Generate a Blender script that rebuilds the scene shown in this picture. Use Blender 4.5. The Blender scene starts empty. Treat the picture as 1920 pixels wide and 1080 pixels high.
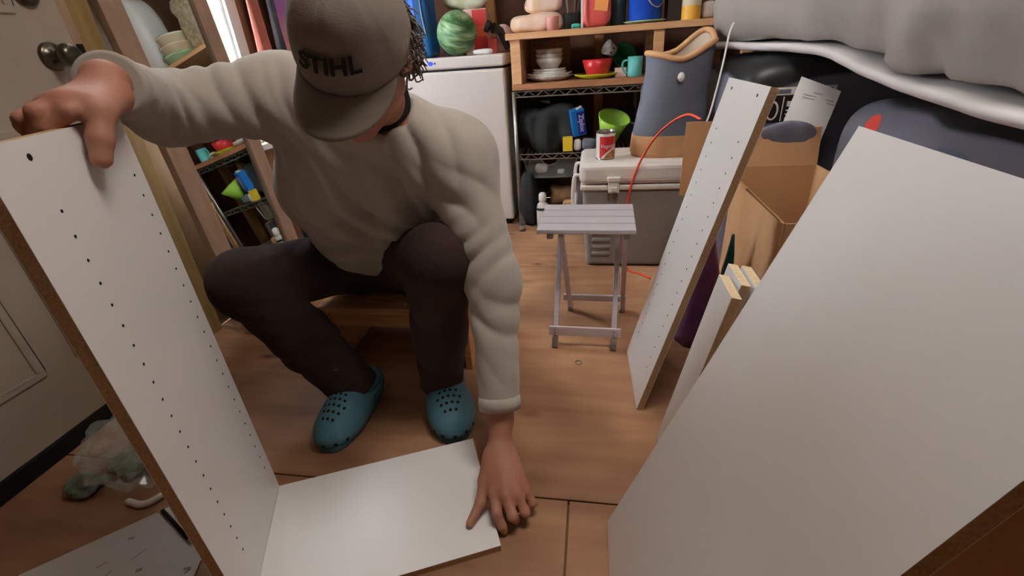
import bpy, bmesh, math, random
import numpy as np
from mathutils import Vector, Matrix, noise
from mathutils.bvhtree import BVHTree

random.seed(7)
scene = bpy.context.scene
COL = scene.collection

# ------------------------------------------------------------------ camera
FPX = 870.0
ROLL = math.radians(4.175); PITCH = math.radians(27.39); YAW = math.radians(10.88)
cam_data = bpy.data.cameras.new('camera'); cam = bpy.data.objects.new('camera', cam_data); COL.objects.link(cam)
cam_data.sensor_width = 36.0; cam_data.lens = FPX / 1920 * 36.0; cam_data.clip_start = 0.02; cam_data.clip_end = 60
fwd = Vector((0, math.cos(PITCH), -math.sin(PITCH))); rgt = Vector((1, 0, 0)); upv = Vector((0, math.sin(PITCH), math.cos(PITCH)))
r2 = rgt * math.cos(ROLL) - upv * math.sin(ROLL); u2 = rgt * math.sin(ROLL) + upv * math.cos(ROLL)
YM = Matrix.Rotation(YAW, 3, 'Z')
r2, u2, fwd = YM @ r2, YM @ u2, YM @ fwd
M = Matrix((r2, u2, -fwd)).transposed().to_4x4(); M.translation = (0, 0, 0.9)
cam.matrix_world = M
scene.camera = cam

# ------------------------------------------------------------------ light and exposure
scene.view_settings.view_transform = 'Standard'; scene.view_settings.look = 'None'
scene.view_settings.gamma = 1.0; scene.view_settings.use_curve_mapping = False
scene.view_settings.exposure = 0.25
world = bpy.data.worlds.new('daylight'); scene.world = world; world.use_nodes = True
bg = world.node_tree.nodes['Background']; bg.inputs[0].default_value = (0.86, 0.93, 1.0, 1); bg.inputs[1].default_value = 27.0

# the room's ceiling light, at the middle of the ceiling above the picture
ld = bpy.data.lights.new('ceiling_lamp_offscreen', 'AREA'); ld.shape = 'RECTANGLE'; ld.size = 0.8; ld.size_y = 0.4; ld.energy = 17; ld.color = (1.0, 0.93, 0.86)
lo_ = bpy.data.objects.new('ceiling_lamp_offscreen', ld); COL.objects.link(lo_); lo_.location = (0.25, 0.75, 2.26)
# portal (guides sampling, gives no light of its own) in the window that the photograph shows
pd = bpy.data.lights.new('window_left_offscreen', 'AREA'); pd.shape = 'RECTANGLE'; pd.size = 1.40; pd.size_y = 0.42; pd.cycles.is_portal = True
po = bpy.data.objects.new('window_left_offscreen', pd); COL.objects.link(po); po.location = (-1.51, 1.714, 1.325); po.rotation_euler = (0, -math.pi / 2, 0)


# ------------------------------------------------------------------ materials
def lin(c):
    if isinstance(c, str):
        c = c.lstrip('#'); c = [int(c[i:i + 2], 16) / 255 for i in (0, 2, 4)]
    return tuple((v / 12.92 if v <= 0.04045 else ((v + 0.055) / 1.055) ** 2.4) for v in c) + (1.0,)

def mat(name, col, rough=0.6, metal=0.0, col2=None, scale=20, stretch=(1, 1, 1), bump=0.0, bscale=None, emis=None, estr=0.0, trans=0.0, alpha=1.0, detail=3.0, spec=0.5, lo=0.35, hi=0.65, ior=1.45, sheen=0.0):
    m = bpy.data.materials.new(name); m.use_nodes = True
    nt = m.node_tree; b = nt.nodes['Principled BSDF']
    b.inputs['Base Color'].default_value = lin(col); b.inputs['Roughness'].default_value = rough; b.inputs['Metallic'].default_value = metal
    b.inputs['Specular IOR Level'].default_value = spec; b.inputs['IOR'].default_value = ior
    b.inputs['Transmission Weight'].default_value = trans; b.inputs['Alpha'].default_value = alpha
    if sheen: b.inputs['Sheen Weight'].default_value = sheen
    if emis:
        b.inputs['Emission Color'].default_value = lin(emis); b.inputs['Emission Strength'].default_value = estr
    if col2 or bump:
        tc = nt.nodes.new('ShaderNodeTexCoord'); mp = nt.nodes.new('ShaderNodeMapping'); mp.inputs['Scale'].default_value = stretch
        nt.links.new(tc.outputs['Object'], mp.inputs[0])
    if col2:
        n = nt.nodes.new('ShaderNodeTexNoise'); n.inputs['Scale'].default_value = scale; n.inputs['Detail'].default_value = detail
        nt.links.new(mp.outputs[0], n.inputs['Vector'])
        r = nt.nodes.new('ShaderNodeValToRGB'); r.color_ramp.elements[0].position = lo; r.color_ramp.elements[1].position = hi
        r.color_ramp.elements[0].color = lin(col); r.color_ramp.elements[1].color = lin(col2)
        nt.links.new(n.outputs['Fac'], r.inputs[0]); nt.links.new(r.outputs[0], b.inputs['Base Color'])
    if bump:
        n2 = nt.nodes.new('ShaderNodeTexNoise'); n2.inputs['Scale'].default_value = bscale or scale; n2.inputs['Detail'].default_value = 4
        nt.links.new(mp.outputs[0], n2.inputs['Vector'])
        bp = nt.nodes.new('ShaderNodeBump'); bp.inputs['Strength'].default_value = bump; bp.inputs['Distance'].default_value = 0.01
        nt.links.new(n2.outputs['Fac'], bp.inputs['Height']); nt.links.new(bp.outputs[0], b.inputs['Normal'])
    return m

def wood(name, c1, c2, grain=(3, 40, 40), scale=2.0, rough=0.65, bump=0.05, knots=False):
    m = mat(name, c1, rough, col2=c2, scale=scale, stretch=grain, bump=bump, lo=0.3, hi=0.72, detail=5)
    if knots:
        nt = m.node_tree; b = nt.nodes['Principled BSDF']
        ramp = [n for n in nt.nodes if n.type == 'VALTORGB'][0]
        tc = [n for n in nt.nodes if n.type == 'TEX_COORD'][0]
        wn = nt.nodes.new('ShaderNodeTexNoise'); wn.inputs['Scale'].default_value = 3.0; wn.inputs['Detail'].default_value = 2
        nt.links.new(tc.outputs['Object'], wn.inputs['Vector'])
        # broad worn and dirty patches of the sheet
        pr = nt.nodes.new('ShaderNodeValToRGB'); pr.color_ramp.elements[0].position = 0.36; pr.color_ramp.elements[1].position = 0.62
        pr.color_ramp.elements[0].color = (0.62, 0.58, 0.56, 1); pr.color_ramp.elements[1].color = (1, 1, 1, 1)
        nt.links.new(wn.outputs['Fac'], pr.inputs[0])
        # knots
        vo = nt.nodes.new('ShaderNodeTexVoronoi'); vo.inputs['Scale'].default_value = 4.2
        mp2 = nt.nodes.new('ShaderNodeMapping'); mp2.inputs['Scale'].default_value = (0.75, 1.5, 1.0)
        ad = nt.nodes.new('ShaderNodeVectorMath'); ad.operation = 'MULTIPLY_ADD'
        w2 = nt.nodes.new('ShaderNodeTexNoise'); w2.inputs['Scale'].default_value = 14
        nt.links.new(tc.outputs['Object'], w2.inputs['Vector'])
        nt.links.new(w2.outputs['Color'], ad.inputs[0]); ad.inputs[1].default_value = (0.05, 0.05, 0.0)
        nt.links.new(tc.outputs['Object'], ad.inputs[2]); nt.links.new(ad.outputs[0], mp2.inputs[0]); nt.links.new(mp2.outputs[0], vo.inputs['Vector'])
        kr = nt.nodes.new('ShaderNodeValToRGB'); kr.color_ramp.elements[0].position = 0.045; kr.color_ramp.elements[1].position = 0.16
        kr.color_ramp.elements[0].color = (0.22, 0.15, 0.12, 1); kr.color_ramp.elements[1].color = (1, 1, 1, 1)
        e = kr.color_ramp.elements.new(0.085); e.color = (0.62, 0.5, 0.44, 1)
        nt.links.new(vo.outputs['Distance'], kr.inputs[0])
        m1 = nt.nodes.new('ShaderNodeMix'); m1.data_type = 'RGBA'; m1.blend_type = 'MULTIPLY'; m1.inputs[0].default_value = 1
        m2 = nt.nodes.new('ShaderNodeMix'); m2.data_type = 'RGBA'; m2.blend_type = 'MULTIPLY'; m2.inputs[0].default_value = 0.85
        nt.links.new(ramp.outputs[0], m1.inputs[6]); nt.links.new(pr.outputs[0], m1.inputs[7])
        nt.links.new(m1.outputs[2], m2.inputs[6]); nt.links.new(kr.outputs[0], m2.inputs[7])
        nt.links.new(m2.outputs[2], b.inputs['Base Color'])
    return m

MT = dict(
    floor=wood('floor_plywood', '#9f7150', '#b68b67', (2.0, 16, 8), 1.5, 0.6, 0.05, knots=True),
    backply=wood('dark_plywood', '#4e2f20', '#6d432c', (4, 4, 1.2), 3, 0.7, 0.05),
    wallply=wood('wall_plywood', '#7a5a42', '#94704f', (3, 3, 1), 2.5, 0.7, 0.04),
    ceil=mat('ceiling_board', '#b5aa9c', 0.8, col2='#c0b6a8', scale=3),
    stud=wood('stud_pine', '#a9764c', '#c18f61', (12, 12, 1.5), 3),
    shelfwood=wood('shelf_plywood', '#b98559', '#d3a377', (1.6, 20, 20), 3),
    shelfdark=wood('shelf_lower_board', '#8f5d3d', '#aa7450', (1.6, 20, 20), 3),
    benchwood=wood('bench_pine', '#b07c4e', '#cb9a69', (2, 22, 22), 3),
    jamb=wood('jamb_pine', '#8f7444', '#a58a58', (14, 14, 1.4), 2.5),
    mframe=wood('mirror_frame_wood', '#9a7f6c', '#b0937c', (14, 14, 1.5), 3, 0.5),
    melamine=mat('white_melamine', '#ebe8e5', 0.32, col2='#e8e5e2', scale=6, spec=0.45),
    chip=mat('particle_board_edge', '#a98863', 0.85, col2='#c1a17a', scale=300, bump=0.15, bscale=500),
    chiplight=mat('pale_board_edge', '#d8bd92', 0.8, col2='#e6d0ab', scale=120),
    hole=mat('dark_hole', '#1a1512', 0.9),
    door=mat('door_paint', '#b3a797', 0.5, col2='#aca08f', scale=4),
    black=mat('black_rubber_and_shade', '#100e0d', 0.7),  # rubber parts, and the painted shade in the freezer gap
    bronze=mat('aged_nickel', '#6e675c', 0.28, metal=0.9, col2='#595146', scale=25),
    mirror=mat('mirror_glass', '#c6cbc6', 0.015, metal=1.0),
    winframe=mat('window_vinyl', '#dfe2e2', 0.4),
    glass=mat('clear_glass', '#ffffff', 0.0, trans=1.0, ior=1.02, spec=0.2),
    wire=mat('chrome_wire', '#a8a39e', 0.35, metal=0.85),
    alu=mat('brushed_aluminium', '#d6d0d6', 0.38, metal=0.25, col2='#c8c2c8', scale=8, stretch=(1, 60, 60)),
    alud=mat('grey_aluminium', '#98928e', 0.4, metal=0.7),
    cooler=mat('cooler_grey', '#908a86', 0.5, col2='#8a8480', scale=5),
    coolerw=mat('cooler_white', '#e6dfd8', 0.4, col2='#ddd5cd', scale=5),
    freezer=mat('freezer_enamel', '#d6cbc4', 0.35),
    cardboard=mat('cardboard', '#b98c60', 0.85, col2='#c89c70', scale=7, stretch=(1, 1, 0.3), bump=0.05, bscale=30),
    orange=mat('orange_cord', '#d8472c', 0.5),
    whitepl=mat('white_plastic', '#e6e0da', 0.45),
    sweater=mat('oatmeal_knit', '#b3aa9f', 0.95, col2='#aaa196', scale=9, bump=0.10, bscale=420, sheen=0.2),
    trousers=mat('dark_brown_cotton', '#2e1f1b', 0.95, col2='#382620', scale=7, bump=0.15, bscale=180),
    skin=mat('skin', '#b17d66', 0.6, col2='#a56a54', scale=14, bump=0.06, bscale=90),
    nail=mat('fingernail', '#cf9c88', 0.35),
    capmat=mat('grey_brown_twill', '#877b70', 0.92, col2='#7d7167', scale=6, bump=0.12, bscale=350),
    ink=mat('black_embroidery', '#15130f', 0.8),
    hair=mat('greying_brown_hair', '#3d3027', 0.6, col2='#8d8074', scale=25),
    undershirt=mat('black_cotton', '#171312', 0.95),
    clog=mat('teal_foam', '#578797', 0.6, col2='#4f7e8e', scale=6),
    clogsole=mat('dark_teal_sole', '#3a626d', 0.75),
    duvet=mat('grey_duvet', '#a59b94', 0.95, col2='#9c928b', scale=3, bump=0.15, bscale=14),
    sheet=mat('white_sheet', '#d8d2d0', 0.9, bump=0.1, bscale=25),
    canvas=mat('slate_canvas', '#5d6068', 0.9, col2='#676a74', scale=6, bump=0.1, bscale=200),
    leather=mat('tan_leather', '#b8855a', 0.6, col2='#c89a6c', scale=9),
    canvasin=mat('bag_lining', '#cbb9a4', 0.9),
    paper=mat('white_paper', '#e4e1de', 0.8),
    printink=mat('grey_print', '#a9a6a6', 0.9),
    melon=mat('watermelon_rind', '#2f5a30', 0.4, col2='#9db88a', scale=9, stretch=(1, 1, 5), lo=0.42, hi=0.7, detail=5),
    red=mat('red_carton', '#c93a30', 0.5), redorange=mat('orange_red_carton', '#d8603e', 0.5), pinkc=mat('pale_carton', '#d9b3a8', 0.6),
    bluejug=mat('blue_jug', '#1f5c96', 0.25, trans=0.25, spec=0.5), bluestrap=mat('blue_strap', '#2a66d8', 0.5),
    lettuce=mat('lettuce', '#b9c48a', 0.5, col2='#e2dfc6', scale=14),
    whitec=mat('white_ceramic', '#e3ded8', 0.25), yellow=mat('yellow_plate', '#c3c52f', 0.3), redbowl=mat('red_bowl', '#c02c2c', 0.3),
    teal=mat('teal_mug', '#5fb3ad', 0.35), green=mat('green_bowl', '#2f8f6e', 0.4), lime=mat('lime_silicone', '#90b83c', 0.45),
    pinkcup=mat('pink_cup', '#e0a39a', 0.5), tealcap=mat('teal_plastic', '#3fa08f', 0.45),
    bread=mat('bread_bag', '#d9b48c', 0.3, col2='#e9cfc0', scale=12), redbag=mat('red_snack_bag', '#c4504a', 0.45), orangelab=mat('orange_label', '#d98f4a', 0.6),
    bluepot=mat('blue_enamel', '#1c46ac', 0.2), darkgreen=mat('dark_green_glass', '#2c3a34', 0.3), darkbrown=mat('dark_brown_card', '#2c1d1a', 0.7),
    jaryellow=mat('yellow_jar', '#e2a93a', 0.4), jarwhite=mat('cream_label', '#ddd0b4', 0.5), palegreen=mat('pale_green_plate', '#a8c49a', 0.4),
    darkcloth=mat('black_nylon', '#1e1f1d', 0.8, col2='#262826', scale=10, bump=0.2, bscale=20),
    bluebox=mat('blue_box', '#1b6fb8', 0.45), navybox=mat('navy_box', '#1c2c80', 0.45), lilac=mat('lilac_print', '#cfb6ea', 0.6),
    yellowbox=mat('yellow_box', '#d8b32a', 0.5), greybox=mat('grey_carton', '#6d6260', 0.8),
    canred=mat('can_red_label', '#bf2a30', 0.4), tin=mat('tin', '#b8b4b0', 0.25, metal=0.9), stew=mat('stew_print', '#c28a58', 0.6, col2='#8f5a34', scale=60),
    clearpl=mat('clear_film', '#dfe8e2', 0.06, ior=1.6, spec=1.0, alpha=0.20), greenpack=mat('green_packet', '#5d6c58', 0.5, col2='#8a8f7c', scale=24),
    frost=mat('frosted_plastic', '#9a9a96', 0.35, alpha=0.30), cork=mat('brown_basket', '#6d4b31', 0.8, col2='#8d6a48', scale=30),
    coral=mat('coral_cloth', '#cc7f70', 0.95, col2='#b96b5e', scale=16),
    led=mat('blue_led', '#1020c0', 0.3, emis='#2838ff', estr=2.2),
    purple=mat('purple_film', '#6a3a66', 0.4, col2='#7d4c78', scale=12), darkteal=mat('dark_teal_film', '#1f4a48', 0.35), gold=mat('gold_foil', '#c9b184', 0.3, metal=0.6, col2='#f3ead2', scale=40),
    bluetub=mat('blue_plastic', '#2f6fd0', 0.4), orangered=mat('orange_plastic', '#e8552e', 0.45), greytowel=mat('grey_cloth', '#6f6e78', 0.95, col2='#5c5b66', scale=20),
)

def grad_cloth(name):
    m = mat(name, '#b07fa8', 0.95); nt = m.node_tree; b = nt.nodes['Principled BSDF']
    tc = nt.nodes.new('ShaderNodeTexCoord'); sp = nt.nodes.new('ShaderNodeSeparateXYZ'); nt.links.new(tc.outputs['Object'], sp.inputs[0])
    n = nt.nodes.new('ShaderNodeTexNoise'); n.inputs['Scale'].default_value = 7; mp = nt.nodes.new('ShaderNodeMapping'); mp.inputs['Scale'].default_value = (1, 3, 0.6)
    nt.links.new(tc.outputs['Object'], mp.inputs[0]); nt.links.new(mp.outputs[0], n.inputs['Vector'])
    a = nt.nodes.new('ShaderNodeMath'); a.operation = 'MULTIPLY_ADD'; nt.links.new(n.outputs['Fac'], a.inputs[0]); a.inputs[1].default_value = 0.35
    nt.links.new(sp.outputs['Z'], a.inputs[2])
    r = nt.nodes.new('ShaderNodeValToRGB'); el = r.color_ramp.elements
    el[0].position = 0.16; el[0].color = lin('#d09a78'); el[1].position = 0.62; el[1].color = lin('#8f93b8')
    e = el.new(0.32); e.color = lin('#cf8fa0'); e = el.new(0.44); e.color = lin('#b070b0')
    nt.links.new(a.outputs[0], r.inputs[0]); nt.links.new(r.outputs[0], b.inputs['Base Color'])
    return m
MT['tiedye'] = grad_cloth('tie_dye_cloth')

def wave_bag(name, shift=0.0):
    # printed plastic: black ink over grey violet, with a wavy border
    m = mat(name, '#1d1e20', 0.38); nt = m.node_tree; b = nt.nodes['Principled BSDF']
    tc = nt.nodes.new('ShaderNodeTexCoord'); sp = nt.nodes.new('ShaderNodeSeparateXYZ'); nt.links.new(tc.outputs['Object'], sp.inputs[0])
    n = nt.nodes.new('ShaderNodeTexNoise'); n.inputs['Scale'].default_value = 2.6; n.inputs['Detail'].default_value = 1.5
    nt.links.new(tc.outputs['Object'], n.inputs['Vector'])
    a = nt.nodes.new('ShaderNodeMath'); a.operation = 'MULTIPLY_ADD'; nt.links.new(n.outputs['Fac'], a.inputs[0]); a.inputs[1].default_value = 0.22
    nt.links.new(sp.outputs['Z'], a.inputs[2])
    r = nt.nodes.new('ShaderNodeValToRGB'); el = r.color_ramp.elements
    el[0].position = 0.775 + shift; el[0].color = lin('#6a6872'); el[1].position = 0.785 + shift; el[1].color = lin('#1c1d1f')
    nt.links.new(a.outputs[0], r.inputs[0]); nt.links.new(r.outputs[0], b.inputs['Base Color'])
    return m
MT['wavebag'] = wave_bag('printed_grey_plastic', 0.09); MT['wavebag2'] = wave_bag('printed_slate_plastic', 0.035)

# ------------------------------------------------------------------ object helpers
def setp(o, label=None, cat=None, group=None, kind=None):
    if label: o['label'] = label
    if cat: o['category'] = cat
    if group: o['group'] = group
    if kind: o['kind'] = kind
    return o

def thing(name, label, cat, loc=(0, 0, 0), rot=None, group=None):
    o = bpy.data.objects.new(name, None); COL.objects.link(o); o.empty_display_size = 0.05
    o.location = loc
    if rot is not None:
        o.rotation_euler = rot if hasattr(rot, '__len__') else (0, 0, rot)
    return setp(o, label, cat, group)

class MB:
    def __init__(s): s.v = []; s.f = []
    def add(s, vs, fs):
        n = len(s.v); s.v += [tuple(v) for v in vs]; s.f += [tuple(i + n for i in f) for f in fs]; return s
    def box(s, lo, hi, R=None, c=None):
        x0, y0, z0 = lo; x1, y1, z1 = hi
        vs = [Vector(p) for p in ((x0, y0, z0), (x1, y0, z0), (x1, y1, z0), (x0, y1, z0), (x0, y0, z1), (x1, y0, z1), (x1, y1, z1), (x0, y1, z1))]
        if R is not None:
            c = Vector(c) if c is not None else sum(vs, Vector()) / 8
            vs = [R @ (v - c) + c for v in vs]
        return s.add(vs, [(0, 3, 2, 1), (4, 5, 6, 7), (0, 1, 5, 4), (1, 2, 6, 5), (2, 3, 7, 6), (3, 0, 4, 7)])
    def hexa(s, p):   # 8 corners, bottom four then top four
        return s.add(p, [(0, 3, 2, 1), (4, 5, 6, 7), (0, 1, 5, 4), (1, 2, 6, 5), (2, 3, 7, 6), (3, 0, 4, 7)])
    def tube(s, path, r, n=8, closed=False, caps=True):
        P = [Vector(p) for p in path]; m = len(P); rs = r if hasattr(r, '__len__') else [r] * m
        rings = []; ref = None
        for i, p in enumerate(P):
            if closed: t = (P[(i + 1) % m] - P[i - 1])
            else: t = (P[min(i + 1, m - 1)] - P[max(i - 1, 0)])
            t = t.normalized() if t.length > 1e-9 else Vector((0, 0, 1))
            if ref is None:
                ref = Vector((0, 0, 1)) if abs(t.z) < 0.9 else Vector((1, 0, 0))
            a = (ref - t * ref.dot(t)); a = a.normalized() if a.length > 1e-6 else t.orthogonal().normalized()
            ref = a; b = t.cross(a)
            rings.append([p + (a * math.cos(q) + b * math.sin(q)) * rs[i] for q in [2 * math.pi * k / n for k in range(n)]])
        vs = [v for ri in rings for v in ri]; fs = []
        for i in range(m if closed else m - 1):
            j = (i + 1) % m
            for k in range(n):
                fs.append((i * n + k, i * n + (k + 1) % n, j * n + (k + 1) % n, j * n + k))
        if caps and not closed:
            fs.append(tuple(range(n - 1, -1, -1))); fs.append(tuple((m - 1) * n + k for k in range(n)))
        return s.add(vs, fs)
    def lathe(s, prof, c=(0, 0, 0), n=32, R=None, sy=1.0):
        vs = []; fs = []; c = Vector(c)
        for (r, z) in prof:
            for k in range(n):
                q = 2 * math.pi * k / n; v = Vector((r * math.cos(q), r * sy * math.sin(q), z))
                if R is not None: v = R @ v
                vs.append(c + v)
        for i in range(len(prof) - 1):
            for k in range(n):
                fs.append((i * n + k, i * n + (k + 1) % n, (i + 1) * n + (k + 1) % n, (i + 1) * n + k))
        if prof[0][0] > 1e-5: fs.append(tuple(range(n - 1, -1, -1)))
        if prof[-1][0] > 1e-5: fs.append(tuple((len(prof) - 1) * n + k for k in range(n)))
        return s.add(vs, fs)
    def build(s, name, m, parent=None, smooth=False, bevel=0.0, label=None, kind=None, cat=None, group=None, seg=2):
        me = bpy.data.meshes.new(name); me.from_pydata([tuple(v) for v in s.v], [], s.f); me.update()
        if bevel:
            bm = bmesh.new(); bm.from_mesh(me)
            bmesh.ops.remove_doubles(bm, verts=bm.verts, dist=1e-6)
            es = [e for e in bm.edges if len(e.link_faces) == 2 and e.calc_face_angle(0) > 0.6]
            bmesh.ops.bevel(bm, geom=es, offset=bevel, segments=seg, profile=0.5, affect='EDGES', clamp_overlap=True)
            bm.to_mesh(me); bm.free()
        return mesh_obj(name, me, m, parent, smooth, label, kind, cat, group)

def mesh_obj(name, me, m, parent=None, smooth=False, label=None, kind=None, cat=None, group=None):
    if smooth:
        me.polygons.foreach_set('use_smooth', [True] * len(me.polygons))
    me.materials.append(MT[m] if isinstance(m, str) else m)
    o = bpy.data.objects.new(name, me); COL.objects.link(o)
    if parent: o.parent = parent
    setp(o, label, cat, group, kind)
    return o

def box(name, lo, hi, m, parent=None, bevel=0.002, **kw):
    return MB().box(lo, hi).build(name, m, parent, bevel=bevel, **kw)

def puff(lo, hi, p=0.55, nu=40, nv=24, amp=0.0, freq=6.0, seed=0.0, pz=None, fold=None):
    """superellipsoid with soft dents: bags, pillows, loaves"""
    lo = Vector(lo); hi = Vector(hi); c = (lo + hi) / 2; h = (hi - lo) / 2
    sg = lambda x, e: math.copysign(abs(x) ** e, x)
    pz = pz or p; vs = []; fs = []
    for j in range(nv + 1):
        ph = -math.pi / 2 + math.pi * j / nv
        for i in range(nu):
            th = 2 * math.pi * i / nu
            d = Vector((sg(math.cos(ph), pz) * sg(math.cos(th), p), sg(math.cos(ph), pz) * sg(math.sin(th), p), sg(math.sin(ph), pz)))
            v = Vector((d.x * h.x, d.y * h.y, d.z * h.z))
            if amp: v *= 1 + amp * noise.noise(Vector((v.x * freq + seed, v.y * freq, v.z * freq * 0.7)))
            if fold: v = fold(v)
            vs.append(c + v)
    for j in range(nv):
        for i in range(nu):
            fs.append((j * nu + i, j * nu + (i + 1) % nu, (j + 1) * nu + (i + 1) % nu, (j + 1) * nu + i))
    mb = MB(); mb.add(vs, fs)
    bm_fix(mb); return mb

def bm_fix(mb):
    me = bpy.data.meshes.new('tmp'); me.from_pydata(mb.v, [], mb.f)
    bm = bmesh.new(); bm.from_mesh(me); bmesh.ops.remove_doubles(bm, verts=bm.verts, dist=1e-5)
    bmesh.ops.recalc_face_normals(bm, faces=bm.faces)
    bm.verts.ensure_lookup_table(); bm.verts.index_update()
    mb.v = [tuple(v.co) for v in bm.verts]; mb.f = [tuple(v.index for v in f.verts) for f in bm.faces]
    bm.free(); bpy.data.meshes.remove(me)

def text_geo(s, size, extrude=0.0005, shear=0.0, offset=0.0, sx=1.0):
    cu = bpy.data.curves.new('txt', 'FONT'); cu.body = s; cu.size = size; cu.extrude = extrude; cu.shear = shear; cu.offset = offset
    cu.align_x = 'CENTER'; cu.align_y = 'CENTER'; cu.resolution_u = 4
    ob = bpy.data.objects.new('txt', cu); COL.objects.link(ob)
    dg = bpy.context.evaluated_depsgraph_get(); me = bpy.data.meshes.new_from_object(ob.evaluated_get(dg))
    vs = [Vector((v.co.x * sx, v.co.y, v.co.z)) for v in me.vertices]; fs = [tuple(p.vertices) for p in me.polygons]
    bpy.data.objects.remove(ob); bpy.data.meshes.remove(me); bpy.data.curves.remove(cu)
    return vs, fs

def frame_geo(vs, org, ax, ay, az):
    org, ax, ay, az = Vector(org), Vector(ax), Vector(ay), Vector(az)
    return [org + ax * v.x + ay * v.y + az * v.z for v in vs]

def spline(pts, n=10):
    P = [Vector(p) for p in pts]; P = [2 * P[0] - P[1]] + P + [2 * P[-1] - P[-2]]; out = []
    for i in range(1, len(P) - 2):
        for k in range(n):
            t = k / n; a, b, c, d = P[i - 1], P[i], P[i + 1], P[i + 2]
            out.append(0.5 * ((2 * b) + (c - a) * t + (2 * a - 5 * b + 4 * c - d) * t * t + (3 * b - a - 3 * c + d) * t ** 3))
    out.append(P[-2]); return out

# ================================================================== THE ROOM
XL, XR, YN, YF, ZC = -1.44, 1.95, -1.5, 3.0, 2.28
fl = MB().box((XL - 0.1, YN, -0.06), (XR + 0.1, YF + 0.1, -0.02)).build('floor', 'floor', kind='structure')
# plywood sheets with open joints
sheet_edges_x = [XL, -0.0415, 1.19, XR]
rows = {0: [YN, 0.715, YF], 1: [YN, 0.735, 1.95, YF], 2: [YN, 0.2, YF]}
def ply_sheets():
    spec = [((XL, 0.6925), (-0.9, YF)), ]
    g = 0.0018
    cells = [(XL, -0.0415, YN, 0.70), (XL, 0.9, 0.70, 1.92), (-0.0415, 1.19, YN, 0.70), (0.9, XR, 0.70, 1.92), (1.19, XR, YN, 0.70), (XL, 0.3, 1.92, YF), (0.3, XR, 1.92, YF)]
    for (x0, x1, y0, y1) in cells:
        c = ((x0 + x1) / 2, (y0 + y1) / 2)
        o = MB().box((x0 + g, y0 + g, -0.02), (x1 - g, y1 - g, 0.0)).build('plywood_sheet', 'floor', fl, bevel=0.0012, seg=1)
ply_sheets()
WIN = (1.50, 1.928, 0.60, 2.05)   # y0 y1 z0 z1
wl = MB()
for lo, hi in (((XL - 0.08, YN, 0), (XL, WIN[0], ZC)), ((XL - 0.08, WIN[1], 0), (XL, YF, ZC)), ((XL - 0.08, WIN[0], 0), (XL, WIN[1], WIN[2])), ((XL - 0.08, WIN[0], WIN[3]), (XL, WIN[1], ZC))):
    wl.box(lo, hi)
wl.build('wall_left', 'wallply', kind='structure')
wb = MB().box((XL - 0.08, YF, 0), (XR + 0.08, YF + 0.08, ZC)).build('wall_back', 'backply', kind='structure')
for i, x in enumerate((-1.05, -0.60, 0.0, 0.62, 1.2)):
    MB().box((x, YF - 0.06, 0), (x + 0.05, YF, ZC)).build('stud', 'stud', wb, bevel=0.002)
MB().box((XR, YN, 0), (XR + 0.08, YF, ZC)).build('wall_right', 'wallply', kind='structure')
MB().box((XL - 0.08, YN - 0.08, 0), (XR + 0.08, YN, ZC)).build('wall_front', 'wallply', kind='structure')
MB().box((XL - 0.08, YN - 0.08, ZC), (XR + 0.08, YF + 0.08, ZC + 0.06)).build('ceiling', 'ceil', kind='structure')

# window
w = MB()
y0, y1, z0, z1 = WIN; t = 0.018
w.box((XL - 0.022, y0, z0), (XL - 0.001, y0 + t, z1)).box((XL - 0.022, y1 - t, z0), (XL - 0.001, y1, z1)).box((XL - 0.022, y0 + t, z0), (XL - 0.001, y1 - t, z0 + t)).box((XL - 0.022, y0 + t, z1 - t), (XL - 0.001, y1 - t, z1))
win = w.build('window_1', 'winframe', bevel=0.003, kind='structure')
box('pane', (XL - 0.014, y0 + t, z0 + t), (XL - 0.010, y1 - t, z1 - t), 'glass', win, bevel=0)
box('window_sill', (XL, y0 - 0.05, z0 - 0.03), (XL + 0.035, y1 + 0.07, z0 - 0.004), 'winframe', win)
box('window_casing', (XL, y1 - 0.004, z0 - 0.004), (XL + 0.014, y1 + 0.058, z1 + 0.06), 'winframe', win)
box('window_casing', (XL, y0 - 0.06, z0 - 0.004), (XL + 0.014, y0 + 0.004, z1 + 0.06), 'winframe', win)

# door with knob and deadbolt
DX = -1.395
dm = MB().box((XL + 0.001, 0.37, 0.05), (DX, 1.224, 2.03))
door = dm.build('door_1', 'door', bevel=0.003, kind='structure')
for (ya, yb, za, zb) in ((0.47, 0.76, 0.22, 0.80), (0.84, 1.11, 0.22, 0.80), (0.47, 0.76, 1.05, 1.85), (0.84, 1.11, 1.05, 1.85)):
    pm = MB()
    for lo, hi in (((DX - 0.001, ya, za), (DX + 0.006, yb, za + 0.018)), ((DX - 0.001, ya, zb - 0.018), (DX + 0.006, yb, zb)), ((DX - 0.001, ya, za + 0.018), (DX + 0.006, ya + 0.018, zb - 0.018)), ((DX - 0.001, yb - 0.018, za + 0.018), (DX + 0.006, yb, zb - 0.018))):
        pm.box(lo, hi)
    pm.build('panel_moulding', 'door', door, bevel=0.0025)
box('door_sweep', (XL + 0.002, 0.37, 0.0), (DX + 0.006, 1.224, 0.05), 'black', door)
RX = Matrix.Rotation(math.pi / 2, 3, 'Y')
k = MB().lathe([(0.034, 0), (0.034, 0.006), (0.028, 0.010), (0.013, 0.014), (0.012, 0.032), (0.018, 0.038), (0.027, 0.046), (0.029, 0.056), (0.026, 0.066), (0.015, 0.072), (0, 0.074)], (DX, 1.150, 0.955), 32, RX)
k.build('door_knob', 'bronze', door, smooth=True, label='round metal door knob')
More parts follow.
